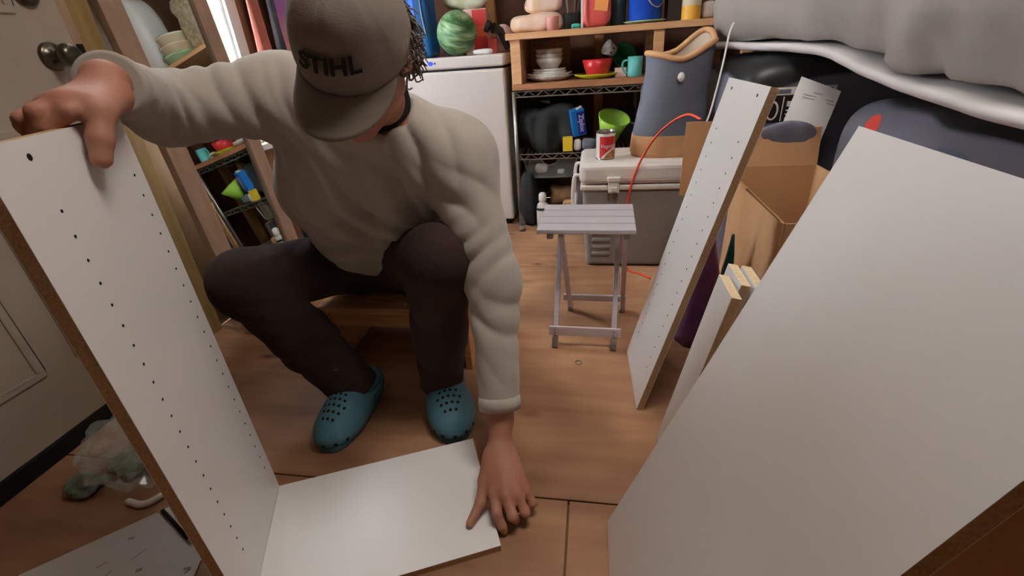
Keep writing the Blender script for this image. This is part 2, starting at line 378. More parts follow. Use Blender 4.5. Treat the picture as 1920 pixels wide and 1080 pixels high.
k = MB().lathe([(0.032, 0), (0.032, 0.010), (0.026, 0.016), (0, 0.018)], (DX, 1.150, 1.10), 32, RX); k.box((DX + 0.016, 1.138, 1.096), (DX + 0.03, 1.162, 1.104))
k.build('deadbolt', 'bronze', door)
box('door_jamb', (XL, 1.236, 0), (XL + 0.03, 1.262, 2.06), 'mframe', door)
box('trim_1', (XL, 1.262, 0), (XL + 0.022, 1.335, 2.12), 'jamb', kind='structure')
box('strike_plate', (XL + 0.030, 1.240, 0.93), (XL + 0.032, 1.259, 0.985), 'hole', door, bevel=0)

# ================================================================== CABINET BOARDS
def obox(mb, o, a, b, c, la, lb, lc):
    o, a, b, c = Vector(o), Vector(a).normalized(), Vector(b).normalized(), Vector(c).normalized()
    p = lambda i, j, k_: o + a * la * i + b * lb * j + c * lc * k_
    mb.hexa([p(0, 0, 0), p(1, 0, 0), p(1, 1, 0), p(0, 1, 0), p(0, 0, 1), p(1, 0, 1), p(1, 1, 1), p(0, 1, 1)]); return mb

def board(name, label, o, a, b, la, lb, th, edge='chip', holes=None, group=None, hole_r=0.0022):
    """melamine faced board: chipboard core with a white sheet on each face; c = a x b is the face seen"""
    o, a, b = Vector(o), Vector(a).normalized(), Vector(b).normalized(); b = (b - a * a.dot(b)).normalized(); c = a.cross(b)
    T = thing(name, label, 'board', o, group=group)
    obox(MB(), c * 0.0007, a, b, c, la, lb, th - 0.0014).build('core', edge, T, label='raw wood-coloured edge')
    obox(MB(), c * (th - 0.0007), a, b, c, la, lb, 0.0007).build('white_face', 'melamine', T)
    obox(MB(), (0, 0, 0), a, b, c, la, lb, 0.0007).build('white_face', 'melamine', T)
    if holes:
        mb = MB(); R = Matrix((a, b, c)).transposed()
        for (i, j, r) in holes:
            mb.lathe([(r, 0), (r, 0.0003), (0, 0.0004)], a * i + b * j + c * th, 10, R)
        mb.build('pin_holes', 'hole', T, kind='stuff')
    return T

D1 = Vector((0.9135, 0.4068, 0)).normalized(); D2 = Vector((0.4068, -0.9135, 0)).normalized()   # along the floor board, towards the viewer
B0 = Vector((-0.719, 0.654, 0.0))
TH = 0.0165
# lower board flat on the floor
board('cabinet_board', 'plain white board lying flat on the floor under his lowered hand', B0 + D1 * 0.0005 + D2 * 0.302, D1, -D2, 0.466, 0.302, TH)
# upright side panel, held at its top
up = Vector((-0.012, 0.02, 0.845)).normalized()
def pin_holes(n, w, z0, dz, inset=0.037):
    hs = []
    for i in range(n):
        hs.append((inset, z0 + dz * i, 0.0023)); hs.append((w - inset, z0 + dz * i, 0.0023))
    return hs
HO = [(x, 0.11 + 0.0325 * i, 0.0023) for i in range(21) for x in (0.075, 0.272)] + [(0.07, 0.825, 0.0042), (0.24, 0.825, 0.0042)]
board('cabinet_side_panel', 'white side panel with two rows of holes standing upright in his raised hand', B0 - D1 * TH + D2 * 0.302, -D2, up, 0.302, 0.845, TH,
      holes=HO)
# narrow panel leaning by the stool (face towards -x)
NP0 = Vector((0.108, 1.275, 0.0)); NPU = (Vector((0.308, 1.283, 0.80)) - NP0).normalized(); NPD = Vector((0.035, -1, 0)).normalized()
cN = (NPD.cross(NPU)).normalized()
board('cabinet_side_panel', 'white panel with rows of holes leaning beside the folding stool', NP0 - cN * TH + Vector((0.010, 0, 0.002)), NPD, NPU, 0.272, 0.825, TH, holes=pin_holes(19, 0.272, 0.11, 0.0335, 0.05) + [(0.05, 0.805, 0.0035), (0.222, 0.805, 0.0035)])
# big plain panel
BP0 = Vector((0.032, 0.655, 0.0)); BPU = (Vector((0.311, 0.66, 0.783)) - BP0).normalized(); BPD = Vector((0.0, -1, 0))
cB = BPD.cross(BPU).normalized()
board('leaning_board', 'large plain white panel without holes leaning against a cardboard box', BP0 - cB * TH + Vector((0.010, 0, 0.003)), BPD, BPU, 0.408, 0.832, TH)
# three short rails
for i, (dx, dy, dl, lab) in enumerate(((0, 0, 0, 'short white rail leaning in front of two like it'), (0.027, 0.045, 0.004, 'short white rail leaning between two like it'), (0.051, 0.035, 0.004, 'short white rail leaning hindmost of three, against the cardboard box'))):
    o = Vector((0.163 + dx, 0.905 + dy, 0.0)); u = Vector((0.19, 0.0, 0.98)).normalized(); c = Vector((0, -1, 0)).cross(u)
    board('cabinet_rail', lab, o - c * 0.019 + Vector((0.006, 0, 0.004)), (0, -1, 0), u, 0.10, 0.466 + dl, 0.019, edge='chiplight', holes=None, group='short rails leaning together')

# ================================================================== BENCH under the man
bt = thing('step_bench', 'low pine step bench the man sits on', 'bench', (-0.60, 1.28, 0))
box('top_board', (-0.245, -0.145, 0.200), (0.245, 0.15, 0.222), 'benchwood', bt)
for sx in (-1, 1):
    xa, xb = (-0.235, -0.213) if sx < 0 else (0.213, 0.235)
    box('side_leg', (xa, -0.135, 0), (xb, 0.14, 0.200), 'benchwood', bt)
box('front_rail', (-0.213, -0.125, 0.145), (0.213, -0.107, 0.200), 'benchwood', bt)
box('back_panel', (-0.213, 0.10, 0.02), (0.213, 0.118, 0.145), 'benchwood', bt)

# ================================================================== FOLDING STOOL
st = thing('folding_stool', 'small aluminium folding stool with a slatted seat', 'stool', (-0.012, 1.42, 0), math.radians(-1.5))
for i in range(4):
    ya = -0.125 + i * 0.0635
    box('seat_slat', (-0.148, ya, 0.398), (0.142, ya + 0.0565, 0.412), 'alu', st, bevel=0.0025)
for s in (-1, 1):
    xa = -0.118 if s < 0 else 0.108
    box('seat_bearer', (xa, -0.12, 0.380), (xa + 0.018, 0.12, 0.398), 'alud', st)
def bar(mb, a, b, w, d):
    a, b = Vector(a), Vector(b); t_ = (b - a).normalized(); x = Vector((1, 0, 0)); y = t_.cross(x).normalized(); x = y.cross(t_)
    return obox(mb, a - x * w / 2 - y * d / 2, x, y, t_, w, d, (b - a).length)
for x in (-0.093, 0.097):
    lg = bar(MB(), (x, 0.085, 0.382), (x - 0.006, -0.122, 0.028), 0.016, 0.020).build('leg', 'alu', st, bevel=0.002)
    bar(MB(), (x - 0.0065, -0.119, 0.033), (x - 0.0065, -0.135, 0.0), 0.019, 0.023).build('foot_cap', 'alud', lg, bevel=0.002)
for x in (-0.078, 0.113):
    lg = bar(MB(), (x, -0.085, 0.382), (x + 0.012, 0.108, 0.022), 0.016, 0.020).build('leg', 'alu', st, bevel=0.002)
    bar(MB(), (x + 0.012, 0.106, 0.026), (x + 0.012, 0.119, 0.0), 0.019, 0.023).build('foot_cap', 'alud', lg, bevel=0.002)
fs_ = box('front_stretcher', (-0.118, -0.132, 0.044), (0.112, -0.124, 0.078), 'alu', st)
for x in (-0.099, 0.091):
    for z in (0.054, 0.068):
        MB().lathe([(0.003, 0), (0.003, 0.0015), (0, 0.002)], (x, -0.132, z), 10, Matrix.Rotation(math.pi / 2, 3, 'X')).build('rivet', 'wire', fs_)
box('rear_stretcher', (-0.09, 0.088, 0.055), (0.135, 0.100, 0.078), 'alu', st)

# ================================================================== COOLER
co = thing('cooler', 'grey picnic cooler with a white lid and latch', 'cooler', (0.20, 2.06, 0))
c0 = MB(); b = 0.5
def taper(mb, x0, x1, y0, y1, z0, z1, tp):
    mb.hexa([(x0 + tp, y0 + tp, z0), (x1 - tp, y0 + tp, z0), (x1 - tp, y1 - tp, z0), (x0 + tp, y1 - tp, z0), (x0, y0, z1), (x1, y0, z1), (x1, y1, z1), (x0, y1, z1)]); return mb
taper(c0, -0.243, 0.225, -0.150, 0.150, 0.004, 0.365, 0.018).build('body', 'cooler', co, bevel=0.02, seg=4, smooth=False)
box('collar', (-0.250, -0.157, 0.352), (0.232, 0.157, 0.375), 'coolerw', co, bevel=0.008, seg=3)
lid = MB().box((-0.254, -0.162, 0.377), (0.236, 0.162, 0.466)).build('lid', 'coolerw', co, bevel=0.026, seg=4)
for x in (-0.115,):
    lt = box('latch', (x - 0.022, -0.172, 0.345), (x + 0.022, -0.158, 0.405), 'coolerw', co, bevel=0.004)
    box('latch_hinge', (x - 0.026, -0.176, 0.392), (x + 0.026, -0.16, 0.412), 'coolerw', lt, bevel=0.004)
    box('latch_tab', (x - 0.014, -0.180, 0.352), (x + 0.014, -0.17, 0.372), 'coolerw', lt, bevel=0.003)
hm = MB().tube(spline([(-0.246, -0.11, 0.405), (-0.275, -0.11, 0.40), (-0.282, -0.11, 0.30), (-0.276, -0.11, 0.26), (-0.276, 0.11, 0.26), (-0.282, 0.11, 0.30), (-0.275, 0.11, 0.40), (-0.246, 0.11, 0.405)], 6), 0.008, 8)
hm.build('side_handle', 'coolerw', co, smooth=True)
for i in range(4):
    box('side_rib', (-0.20 + 0.0, -0.1405 - i * 0.002, 0.055 + i * 0.033), (-0.12, -0.130, 0.073 + i * 0.033), 'cooler', co, bevel=0.005)

# can
cn = thing('food_can', 'soup can with a red and white label on the cooler lid', 'can', (0.050, 1.985, 0.466))
MB().lathe([(0.0375, 0), (0.0385, 0.003), (0.0375, 0.006), (0.0375, 0.104), (0.0385, 0.107), (0.0385, 0.110), (0.0365, 0.1105), (0.0355, 0.106), (0, 0.106)], n=40).build('tin', 'tin', cn, smooth=False)
def arc_patch(r, a0, a1, zf0, zf1, n=24, th=0.0004):
    vs = []; fs = []
    for i in range(n + 1):
        a = a0 + (a1 - a0) * i / n; u = i / n
        for z in (zf0(u), zf1(u)):
            vs.append((r * math.cos(a), r * math.sin(a), z))
    for i in range(n): fs.append((2 * i, 2 * i + 2, 2 * i + 3, 2 * i + 1))
    return MB().add(vs, fs)
d = math.radians
arc_patch(0.0378, 0, 2 * math.pi, lambda u: 0.007, lambda u: 0.103, 48).build('label_paper', 'whitec', cn)
arc_patch(0.0380, d(232), d(352), lambda u: 0.007, lambda u: 0.093).build('red_label', 'canred', cn, label='red label panel')
arc_patch(0.0382, d(240), d(352), lambda u: 0.007, lambda u: 0.008 + 0.040 * math.sin(min(1, u * 1.25) * math.pi / 2) - 0.008 * max(0, u - 0.7)).build('label_swoosh', 'whitec', cn)
arc_patch(0.0384, d(258), d(350), lambda u: 0.008, lambda u: 0.010 + 0.032 * math.sin(min(1, u * 1.3) * math.pi / 2)).build('stew_picture', 'stew', cn)
vs, fs = text_geo('Vegetable', 0.021, 0.0001, 0.2)
MB().add([((0.0386 + v.z) * math.cos(d(298) + v.x / 0.0386), (0.0386 + v.z) * math.sin(d(298) + v.x / 0.0386), 0.056 + v.y) for v in vs], fs).build('lettering', 'whitec', cn)

# canvas bucket bag on the cooler
bgb = thing('canvas_bag', 'slate canvas bucket bag with tan leather base and rim on the cooler', 'bag', (0.305, 2.055, 0.466))
def loft(rings, n=48, closed_bottom=True):
    vs = []; fs = []
    for (cx, cy, z, rx, ry, p, tilt) in rings:
        for k_ in range(n):
            q = 2 * math.pi * k_ / n; cs, sn = math.cos(q), math.sin(q)
            x = math.copysign(abs(cs) ** p, cs) * rx; y = math.copysign(abs(sn) ** p, sn) * ry
            vs.append((cx + x, cy + y, z + (tilt(x / rx, y / ry) if tilt else 0)))
    for i in range(len(rings) - 1):
        for k_ in range(n):
            fs.append((i * n + k_, i * n + (k_ + 1) % n, (i + 1) * n + (k_ + 1) % n, (i + 1) * n + k_))
    if closed_bottom: fs.append(tuple(range(n - 1, -1, -1)))
    return MB().add(vs, fs)
rimt = lambda x, y: 0.030 * max(0, x) + 0.05 * max(0, y) * max(0.0, x + 0.5) - 0.012 * math.cos(3 * x)
half = lambda x, y: 0.45 * rimt(x, y)
loft([(-0.012, 0, 0.0, 0.135, 0.095, 0.7, None), (-0.010, 0, 0.02, 0.142, 0.10, 0.7, None), (-0.006, 0, 0.085, 0.140, 0.10, 0.7, None)]).build('leather_base', 'leather', bgb, smooth=True)
rings = [(-0.006, 0, 0.083, 0.1385, 0.0985, 0.7, None), (0.002, 0, 0.16, 0.133, 0.096, 0.75, None), (0.008, 0.0, 0.24, 0.122, 0.092, 0.8, half), (0.014, 0, 0.31, 0.121, 0.09, 0.8, half), (0.016, 0, 0.365, 0.124, 0.092, 0.8, rimt)]
loft(rings, closed_bottom=False).build('canvas_body', 'canvas', bgb, smooth=True)
loft([(0.016, 0, 0.366, 0.118, 0.086, 0.8, rimt), (0.014, 0, 0.31, 0.115, 0.084, 0.8, half), (0.0, 0, 0.10, 0.125, 0.09, 0.75, None)], closed_bottom=False).build('lining', 'canvasin', bgb, smooth=True)
n = 48; rp = []
for k_ in range(n):
    q = 2 * math.pi * k_ / n; cs, sn = math.cos(q), math.sin(q); x = math.copysign(abs(cs) ** 0.8, cs); y = math.copysign(abs(sn) ** 0.8, sn)
    rp.append((0.016 + x * 0.121, y * 0.089, 0.366 + rimt(x, y)))
MB().tube(rp, 0.011, 8, closed=True).build('leather_rim', 'leather', bgb, smooth=True)
MB().lathe([(0, 0), (0.012, 0.003), (0.013, 0.008), (0.008, 0.013), (0, 0.014)], (0.012, -0.094, 0.295), 20, Matrix.Rotation(math.pi / 2, 3, 'X') @ Matrix.Diagonal((1.0, 1.3, 1))).build('toggle', 'whitec', bgb, smooth=True, label='white toggle')
MB().tube([(0.096 + 0.012 * math.cos(q), 0.076, 0.335 + 0.014 * math.sin(q)) for q in [2 * math.pi * i / 14 for i in range(14)]], 0.002, 6, closed=True).build('ring', 'wire', bgb)

# cords
def cord(name, label, pts, r, m):
    pts = [Vector(p) for p in pts]; o = pts[-1]
    ob = MB().tube(spline([p - o for p in pts], 8), r, 8).build(name, m, smooth=True, label=label, cat='cord'); ob.location = o; return ob
cord('extension_cord', 'orange extension cord hanging down the front of the cooler', [(0.352, 1.70, 0.647), (0.315, 1.76, 0.655), (0.262, 1.82, 0.612), (0.215, 1.862, 0.545), (0.170, 1.885, 0.44), (0.145, 1.89, 0.33), (0.132, 1.885, 0.20), (0.135, 1.885, 0.07), (0.16, 1.875, 0.006), (0.20, 1.85, 0.006), (0.245, 1.80, 0.006)], 0.0045, 'orange')

# ================================================================== SHELVING AT THE BACK
SY = 2.475
ws = thing('wire_shelving_unit', 'chrome wire shelving unit between freezer and cooler', 'shelving', (-0.08, SY, 0))
XA, XB, DEP = -0.315, 0.312, 0.44
for x in (XA, XB):
    for y in (0.0, DEP):
        MB().tube([(x, y, 0.012), (x, y, 0.70)], 0.0105, 12).build('post', 'wire', ws, smooth=True)
        MB().lathe([(0.016, 0), (0.016, 0.006), (0.006, 0.014)], (x, y, 0), 12).build('foot', 'black', ws)
def truss(mb, p, q, h=0.026, pitch=0.036):
    p, q = Vector(p), Vector(q); L = (q - p).length; N = int(L / pitch); dn = Vector((0, 0, -h))
    mb.tube([p, q], 0.0032, 6); mb.tube([p + dn, q + dn], 0.0032, 6)
    pts = [p + (q - p) * (i / N) + (dn if i % 2 else Vector()) for i in range(N + 1)]
    for i in range(N): mb.tube([pts[i], pts[i + 1]], 0.0022, 5)
for z in (0.700, 0.392, 0.085):
    m1 = MB(); truss(m1, (XA, 0, z), (XB, 0, z)); m1.build('front_truss', 'wire', ws)
    m1 = MB(); truss(m1, (XA, DEP, z), (XB, DEP, z)); m1.build('back_truss', 'wire', ws)
    for x in (XA, XB):
        m1 = MB(); truss(m1, (x, 0, z), (x, DEP, z)); m1.build('side_truss', 'wire', ws)
    m1 = MB()
    for i in range(1, 26):
        x = XA + (XB - XA) * i / 26; m1.tube([(x, 0, z + 0.003), (x, DEP, z + 0.003)], 0.0016, 5)
    m1.build('deck_wires', 'wire', ws, kind='stuff')
# wooden cubby on top
cb = thing('wooden_shelf', 'pine shelf box standing on top of the wire shelving', 'shelf', (0.0, SY, 0.706))
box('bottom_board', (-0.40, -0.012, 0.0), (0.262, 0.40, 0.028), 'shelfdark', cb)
box('top_board', (-0.418, -0.02, 0.222), (0.70, 0.40, 0.250), 'shelfwood', cb)
box('side_board', (-0.398, -0.008, 0.028), (-0.350, 0.40, 0.222), 'shelfwood', cb)
box('upright', (0.268, -0.008, -0.700), (0.312, 0.03, 0.222), 'shelfwood', cb)
box('upright', (0.262, 0.36, -0.700), (0.312, 0.398, 0.222), 'shelfwood', cb)
box('upright', (0.656, 0.0, -0.700), (0.70, 0.04, 0.222), 'shelfwood', cb)
box('back_panel', (-0.350, 0.39, 0.028), (-0.13, 0.40, 0.222), 'shelfwood', cb)
ZL, ZT = 0.706 + 0.028, 0.706 + 0.250

def dish(name, label, c, prof, m, group=None, R=None, n=40, cat='dish', extra=None):
    ob = MB().lathe(prof, (0, 0, 0), n, R).build(name, m, smooth=True, label=label, cat=cat, group=group); ob.location = c; return ob
plate_prof = lambda r, h: [(0, 0), (r * 0.62, 0), (r * 0.70, 0.003), (r, h), (r, h + 0.003), (r * 0.72, 0.008), (r * 0.6, 0.005), (0, 0.005)]
bowl_prof = lambda rt, rb, h: [(0, 0), (rb, 0), (rb * 1.05, 0.004), ((rt + rb) / 2 * 1.06, h * 0.5), (rt, h), (rt - 0.004, h), ((rt + rb) / 2 * 1.0, h * 0.5), (rb * 0.95, 0.008), (0, 0.007)]
PX, PY = -0.226, 2.62
z = ZL
for lab, r, h in (('white dinner plate at the bottom of the plate stack', 0.118, 0.022), ('white dinner plate second from the bottom of the stack', 0.115, 0.022)):
    dish('dinner_plate', lab, (PX, PY, z), plate_prof(r, h), 'whitec', cat='plate', group='stacked white dishes'); z += 0.012
z += 0.004
for lab, r in (('small white side plate directly on the dinner plates', 0.085), ('small white side plate just under the stacked bowls', 0.083)):
    dish('side_plate', lab, (PX, PY, z), [(0, 0), (r * 0.9, 0), (r, 0.013), (r, 0.017), (r * 0.88, 0.006), (0, 0.006)], 'whitec', cat='plate', group='stacked white dishes'); z += 0.0125
z += 0.003
for lab in ('white bowl at the bottom of the bowl stack', 'white bowl in the middle of the bowl stack', 'white bowl on top of the bowl stack'):
    dish('bowl', lab, (PX, PY, z), bowl_prof(0.071, 0.042, 0.048), 'whitec', cat='bowl', group='stacked white dishes'); z += 0.021
dish('dinner_plate', 'yellow plate under the red bowl', (0.008, 2.60, ZL), plate_prof(0.112, 0.020), 'yellow', cat='plate')
dish('bowl', 'red bowl on the yellow plate', (0.015, 2.61, ZL + 0.006), bowl_prof(0.075, 0.048, 0.080), 'redbowl', cat='bowl')
ob = dish('bowl', 'green bowl tipped against a cup at the back of the shelf', (0.135, 2.72, ZL + 0.075), bowl_prof(0.062, 0.035, 0.055), 'green', R=Matrix.Rotation(math.radians(70), 3, 'X') @ Matrix.Rotation(0.3, 3, 'Y'), cat='bowl')
cp = thing('patterned_cup', 'white cup with dark spots lying tilted on the green bowl', 'cup', (0.095, 2.655, ZL + 0.112)); RR = Matrix.Rotation(math.radians(-55), 3, 'Y') @ Matrix.Rotation(0.4, 3, 'X')
MB().lathe([(0, 0), (0.028, 0), (0.036, 0.05), (0.034, 0.05), (0.026, 0.004), (0, 0.004)], (0, 0, 0), 28, RR).build('cup_body', 'whitec', cp, smooth=True)
for q in (-1.9, -1.2, -2.6):
    MB().lathe([(0.005, 0), (0, 0.001)], RR @ Vector((0.0335 * math.cos(q), 0.0335 * math.sin(q), 0.025)), 10, RR @ Matrix.Rotation(q, 3, 'Z') @ Matrix.Rotation(math.pi / 2, 3, 'Y')).build('spot', 'darkgreen', cp)
box('small_carton', (0.10, 2.56, ZL), (0.155, 2.60, ZL + 0.042), 'pinkc', label='small pale pink carton beside the teal mug', cat='carton')
box('grinder', (0.108, 2.66, ZL), (0.142, 2.70, ZL + 0.052), 'cork', label='small brown block behind the pale carton', cat='block')
mg = thing('mug', 'teal mug at the end of the dish shelf', 'mug', (0.195, 2.56, ZL))
MB().lathe([(0, 0), (0.033, 0), (0.035, 0.003), (0.035, 0.088), (0.032, 0.088), (0.031, 0.005), (0, 0.005)], n=32).build('mug_body', 'teal', mg, smooth=True)
MB().tube(spline([(-0.034, 0, 0.074), (-0.055, 0, 0.068), (-0.06, 0, 0.045), (-0.05, 0, 0.022), (-0.034, 0, 0.018)], 6), 0.0045, 8).build('handle', 'teal', mg, smooth=True)

# ---- shelf top
def bagobj(name, label, lo, hi, m, cat='bag', p=0.6, amp=0.25, freq=14, seed=0.0, group=None):
    lo = Vector(lo); hi = Vector(hi); o = Vector(((lo.x + hi.x) / 2, (lo.y + hi.y) / 2, lo.z))
    ob = puff(lo - o, hi - o, p, 32, 20, amp, freq, seed).build(name, m, smooth=True, label=label, cat=cat, group=group); ob.location = o; return ob
bagobj('bread_bag', 'large bag of bread at the end of the shelf top', (-0.40, 2.54, ZT + 0.001), (-0.17, 2.68, ZT + 0.084), 'bread', 'bread', seed=2)
bagobj('bread_bag', 'bag of rolls lying on top of the bread bag', (-0.34, 2.56, ZT + 0.083), (-0.16, 2.70, ZT + 0.165), 'bread', 'bread', seed=9)
dish('paper_cup', 'small pink tub in front of the bread bags', (-0.196, 2.497, ZT), [(0, 0), (0.026, 0), (0.031, 0.055), (0.032, 0.058), (0.028, 0.058), (0.024, 0.004), (0, 0.004)], 'pinkcup', cat='tub')
bagobj('squeeze_bottle', 'small teal squeeze bottle lying beside the white knife', (-0.110, 2.50, ZT), (-0.065, 2.53, ZT + 0.022), 'tealcap', 'bottle', amp=0)
box('white_knife', (-0.064, 2.495, ZT), (-0.054, 2.499, ZT + 0.16), 'whitepl', label='slim white knife standing upright on the shelf top', cat='knife')
kb = thing('utensil_holder', 'dark utensils standing in a black holder on the shelf top', 'utensils', (-0.105, 2.60, ZT))
MB().lathe([(0, 0), (0.042, 0), (0.045, 0.07), (0.042, 0.07), (0.04, 0.005), (0, 0.005)], n=24).build('holder', 'darkcloth', kb)
for i in range(5):
    q = i * 1.3; MB().tube([(0.02 * math.cos(q), 0.02 * math.sin(q), 0.01), (0.05 * math.cos(q), 0.03 * math.sin(q), 0.19)], 0.005, 6).build('utensil', 'alud' if i % 2 else 'darkcloth', kb)
rb = thing('snack_bag', 'red snack bag with an orange label on the shelf top', 'bag', (0.005, 2.54, ZT))
puff((-0.068, -0.03, 0), (0.068, 0.03, 0.17), 0.6, 28, 18, 0.08, 18, 3).build('pouch', 'redbag', rb, smooth=True)
MB().box((-0.005, -0.033, 0.065), (0.055, -0.029, 0.14), Matrix.Rotation(0.15, 3, 'Y')).build('label_panel', 'orangelab', rb, label='orange label')
dish('green_bottle', 'dark green bottle between snack bag and blue pot', (0.108, 2.60, ZT), [(0, 0), (0.034, 0), (0.036, 0.01), (0.036, 0.12), (0.014, 0.17), (0.014, 0.22), (0, 0.22)], 'darkgreen', cat='bottle')
dish('saucer', 'pale green plate under the blue pot', (0.228, 2.575, ZT), plate_prof(0.098, 0.010), 'palegreen', cat='plate')
pt = thing('enamel_pot', 'blue enamel pot with a wire handle on the pale green plate', 'pot', (0.228, 2.575, ZT + 0.0085))
MB().lathe([(0, 0), (0.070, 0), (0.075, 0.01), (0.078, 0.13), (0.081, 0.134), (0.076, 0.134), (0.072, 0.012), (0, 0.008)], n=40).build('pot_body', 'bluepot', pt, smooth=True)
MB().tube(spline([(-0.005, -0.080, 0.12), (0.010, -0.095, 0.075), (0.045, -0.092, 0.052), (0.072, -0.06, 0.075), (0.078, -0.02, 0.12)], 6), 0.0022, 6).build('bail_handle', 'wire', pt)
box('dark_carton', (0.325, 2.54, ZT), (0.40, 2.66, ZT + 0.16), 'darkbrown', label='dark brown carton beside the blue pot', cat='carton')
jr = thing('jar', 'yellow and cream jar on the shelf top', 'jar', (0.425, 2.52, ZT))
MB().lathe([(0, 0), (0.040, 0), (0.041, 0.004), (0.041, 0.055), (0, 0.055)], n=28).build('yellow_band', 'jaryellow', jr)
MB().lathe([(0.041, 0.055), (0.041, 0.14), (0.03, 0.15), (0, 0.15)], n=28).build('cream_label', 'jarwhite', jr)
bagobj('white_packet', 'small crumpled white packet beside the yellow jar', (0.475, 2.52, ZT), (0.53, 2.58, ZT + 0.07), 'whitepl', 'packet', seed=5)
dish('sauce_bottle', 'olive bottle next to the white packet', (0.565, 2.53, ZT), [(0, 0), (0.022, 0), (0.022, 0.07), (0.01, 0.11), (0.01, 0.15), (0, 0.15)], 'jarwhite', cat='bottle')
dish('sauce_bottle', 'dark bottle at the far end of the shelf top', (0.62, 2.55, ZT), [(0, 0), (0.026, 0), (0.026, 0.08), (0.011, 0.12), (0.011, 0.17), (0, 0.17)], 'darkgreen', cat='bottle')

# ---- wire shelf goods
ZM = 0.392 + 0.006
bagobj('black_bag', 'slumped black nylon bag on the middle wire shelf', (-0.37, 2.52, ZM), (-0.10, 2.80, ZM + 0.23), 'darkcloth', p=0.45, amp=0.55, freq=8, seed=4)
box('grey_carton', (-0.36, 2.82, ZM), (-0.24, 2.9, ZM + 0.28), 'greybox', label='dull grey carton behind the black bag', cat='carton')
box('striped_tag', (-0.285, 2.70, ZM + 0.19), (-0.235, 2.705, ZM + 0.232), 'whitepl', label='white striped tag on the black bag', cat='tag')
zb = thing('zip_bag_box', 'blue box of zip bags leaning on the black bag', 'box', (-0.075, 2.545, ZM + 0.075), (0.12, math.radians(-9), 0.25))
obz = MB().box((-0.032, -0.03, 0.0), (0.036, 0.03, 0.130)).build('carton', 'bluebox', zb, bevel=0.002)
box('navy_panel', (-0.004, -0.0306, 0.006), (0.0355, -0.0300, 0.120), 'navybox', zb, bevel=0)
vs, fs = text_geo('Ziploc', 0.034, 0.0002, 0.0, 0.001)
MB().add(frame_geo(vs, (0.016, -0.0310, 0.062), (0, 0, -1), (1, 0, 0), (0, -1, 0)), fs).build('lettering', 'lilac', zb)
MB().box((-0.02, -0.02, 0.130), (0.03, 0.01, 0.1315), Matrix.Rotation(-0.3, 3, 'Y')).build('torn_flap', 'whitepl', zb)
box('yellow_box', (-0.155, 2.49, ZM), (-0.105, 2.52, ZM + 0.072), 'yellowbox', label='small yellow box at the front of the wire shelf', cat='box')
bagobj('white_pouch', 'small white pouch beside the yellow box', (-0.100, 2.50, ZM), (-0.062, 2.53, ZM + 0.06), 'whitepl', 'pouch', seed=8)
bagobj('mesh_scrubber', 'grey mesh scrubber lying on the wire shelf', (-0.055, 2.50, ZM), (0.02, 2.55, ZM + 0.055), 'greytowel', 'scrubber', seed=12)
# collapsible lime funnel / jug
fn = thing('silicone_jug', 'lime green silicone jug tilted on the wire shelf', 'jug', (0.075, 2.60, ZM + 0.03), (math.radians(22), math.radians(14), 0))
MB().lathe([(0, 0), (0.045, 0), (0.058, 0.06), (0.082, 0.135), (0.078, 0.135), (0.054, 0.062), (0.042, 0.005), (0, 0.005)], n=36).build('jug_body', 'lime', fn, smooth=True)
MB().tube(spline([(0.078, 0, 0.125), (0.12, 0.0, 0.12), (0.15, 0, 0.10)], 6), 0.006, 8).build('spout_handle', 'frost', fn, smooth=True)
box('black_toolbox', (0.13, 2.72, ZM), (0.225, 2.88, ZM + 0.16), 'darkcloth', label='black box at the end of the wire shelf', cat='box')
# drawer under the middle shelf
bk = thing('storage_basket', 'clear plastic basket hung under the middle wire shelf', 'basket', (-0.225, 2.50, 0.262))
fm = MB(); taper(fm, -0.142, 0.142, 0, 0.003, 0.0, 0.098, 0.0)
fm = MB().add([(-0.115, 0, 0), (0.115, 0, 0), (0.142, 0, 0.098), (0.045, 0, 0.098), (0.03, 0, 0.075), (-0.005, 0, 0.065), (-0.035, 0, 0.078), (-0.048, 0, 0.098), (-0.142, 0, 0.098)], [(0, 1, 2, 3, 4, 5, 6, 7, 8)])
fm.build('front', 'frost', bk)
box('tray', (-0.115, 0.002, 0.0), (0.115, 0.30, 0.003), 'frost', bk, bevel=0)
MB().tube([(-0.142, 0, 0.098), (-0.048, 0, 0.098), (-0.035, 0, 0.078), (-0.005, 0, 0.065), (0.03, 0, 0.075), (0.045, 0, 0.098), (0.142, 0, 0.098)], 0.003, 6).build('rim', 'wire', bk)
MB().tube([(-0.142, 0, 0.098), (-0.115, 0, 0.0), (0.115, 0, 0.0), (0.142, 0, 0.098)], 0.003, 6).build('edge', 'wire', bk)
bagobj('napkin_pack', 'folded white napkins in the plastic basket', (-0.31, 2.54, 0.272), (-0.24, 2.62, 0.318), 'whitepl', 'napkins', seed=1)
bagobj('small_packet', 'little white packet in the plastic basket', (-0.19, 2.54, 0.267), (-0.15, 2.58, 0.29), 'whitepl', 'packet', seed=6)
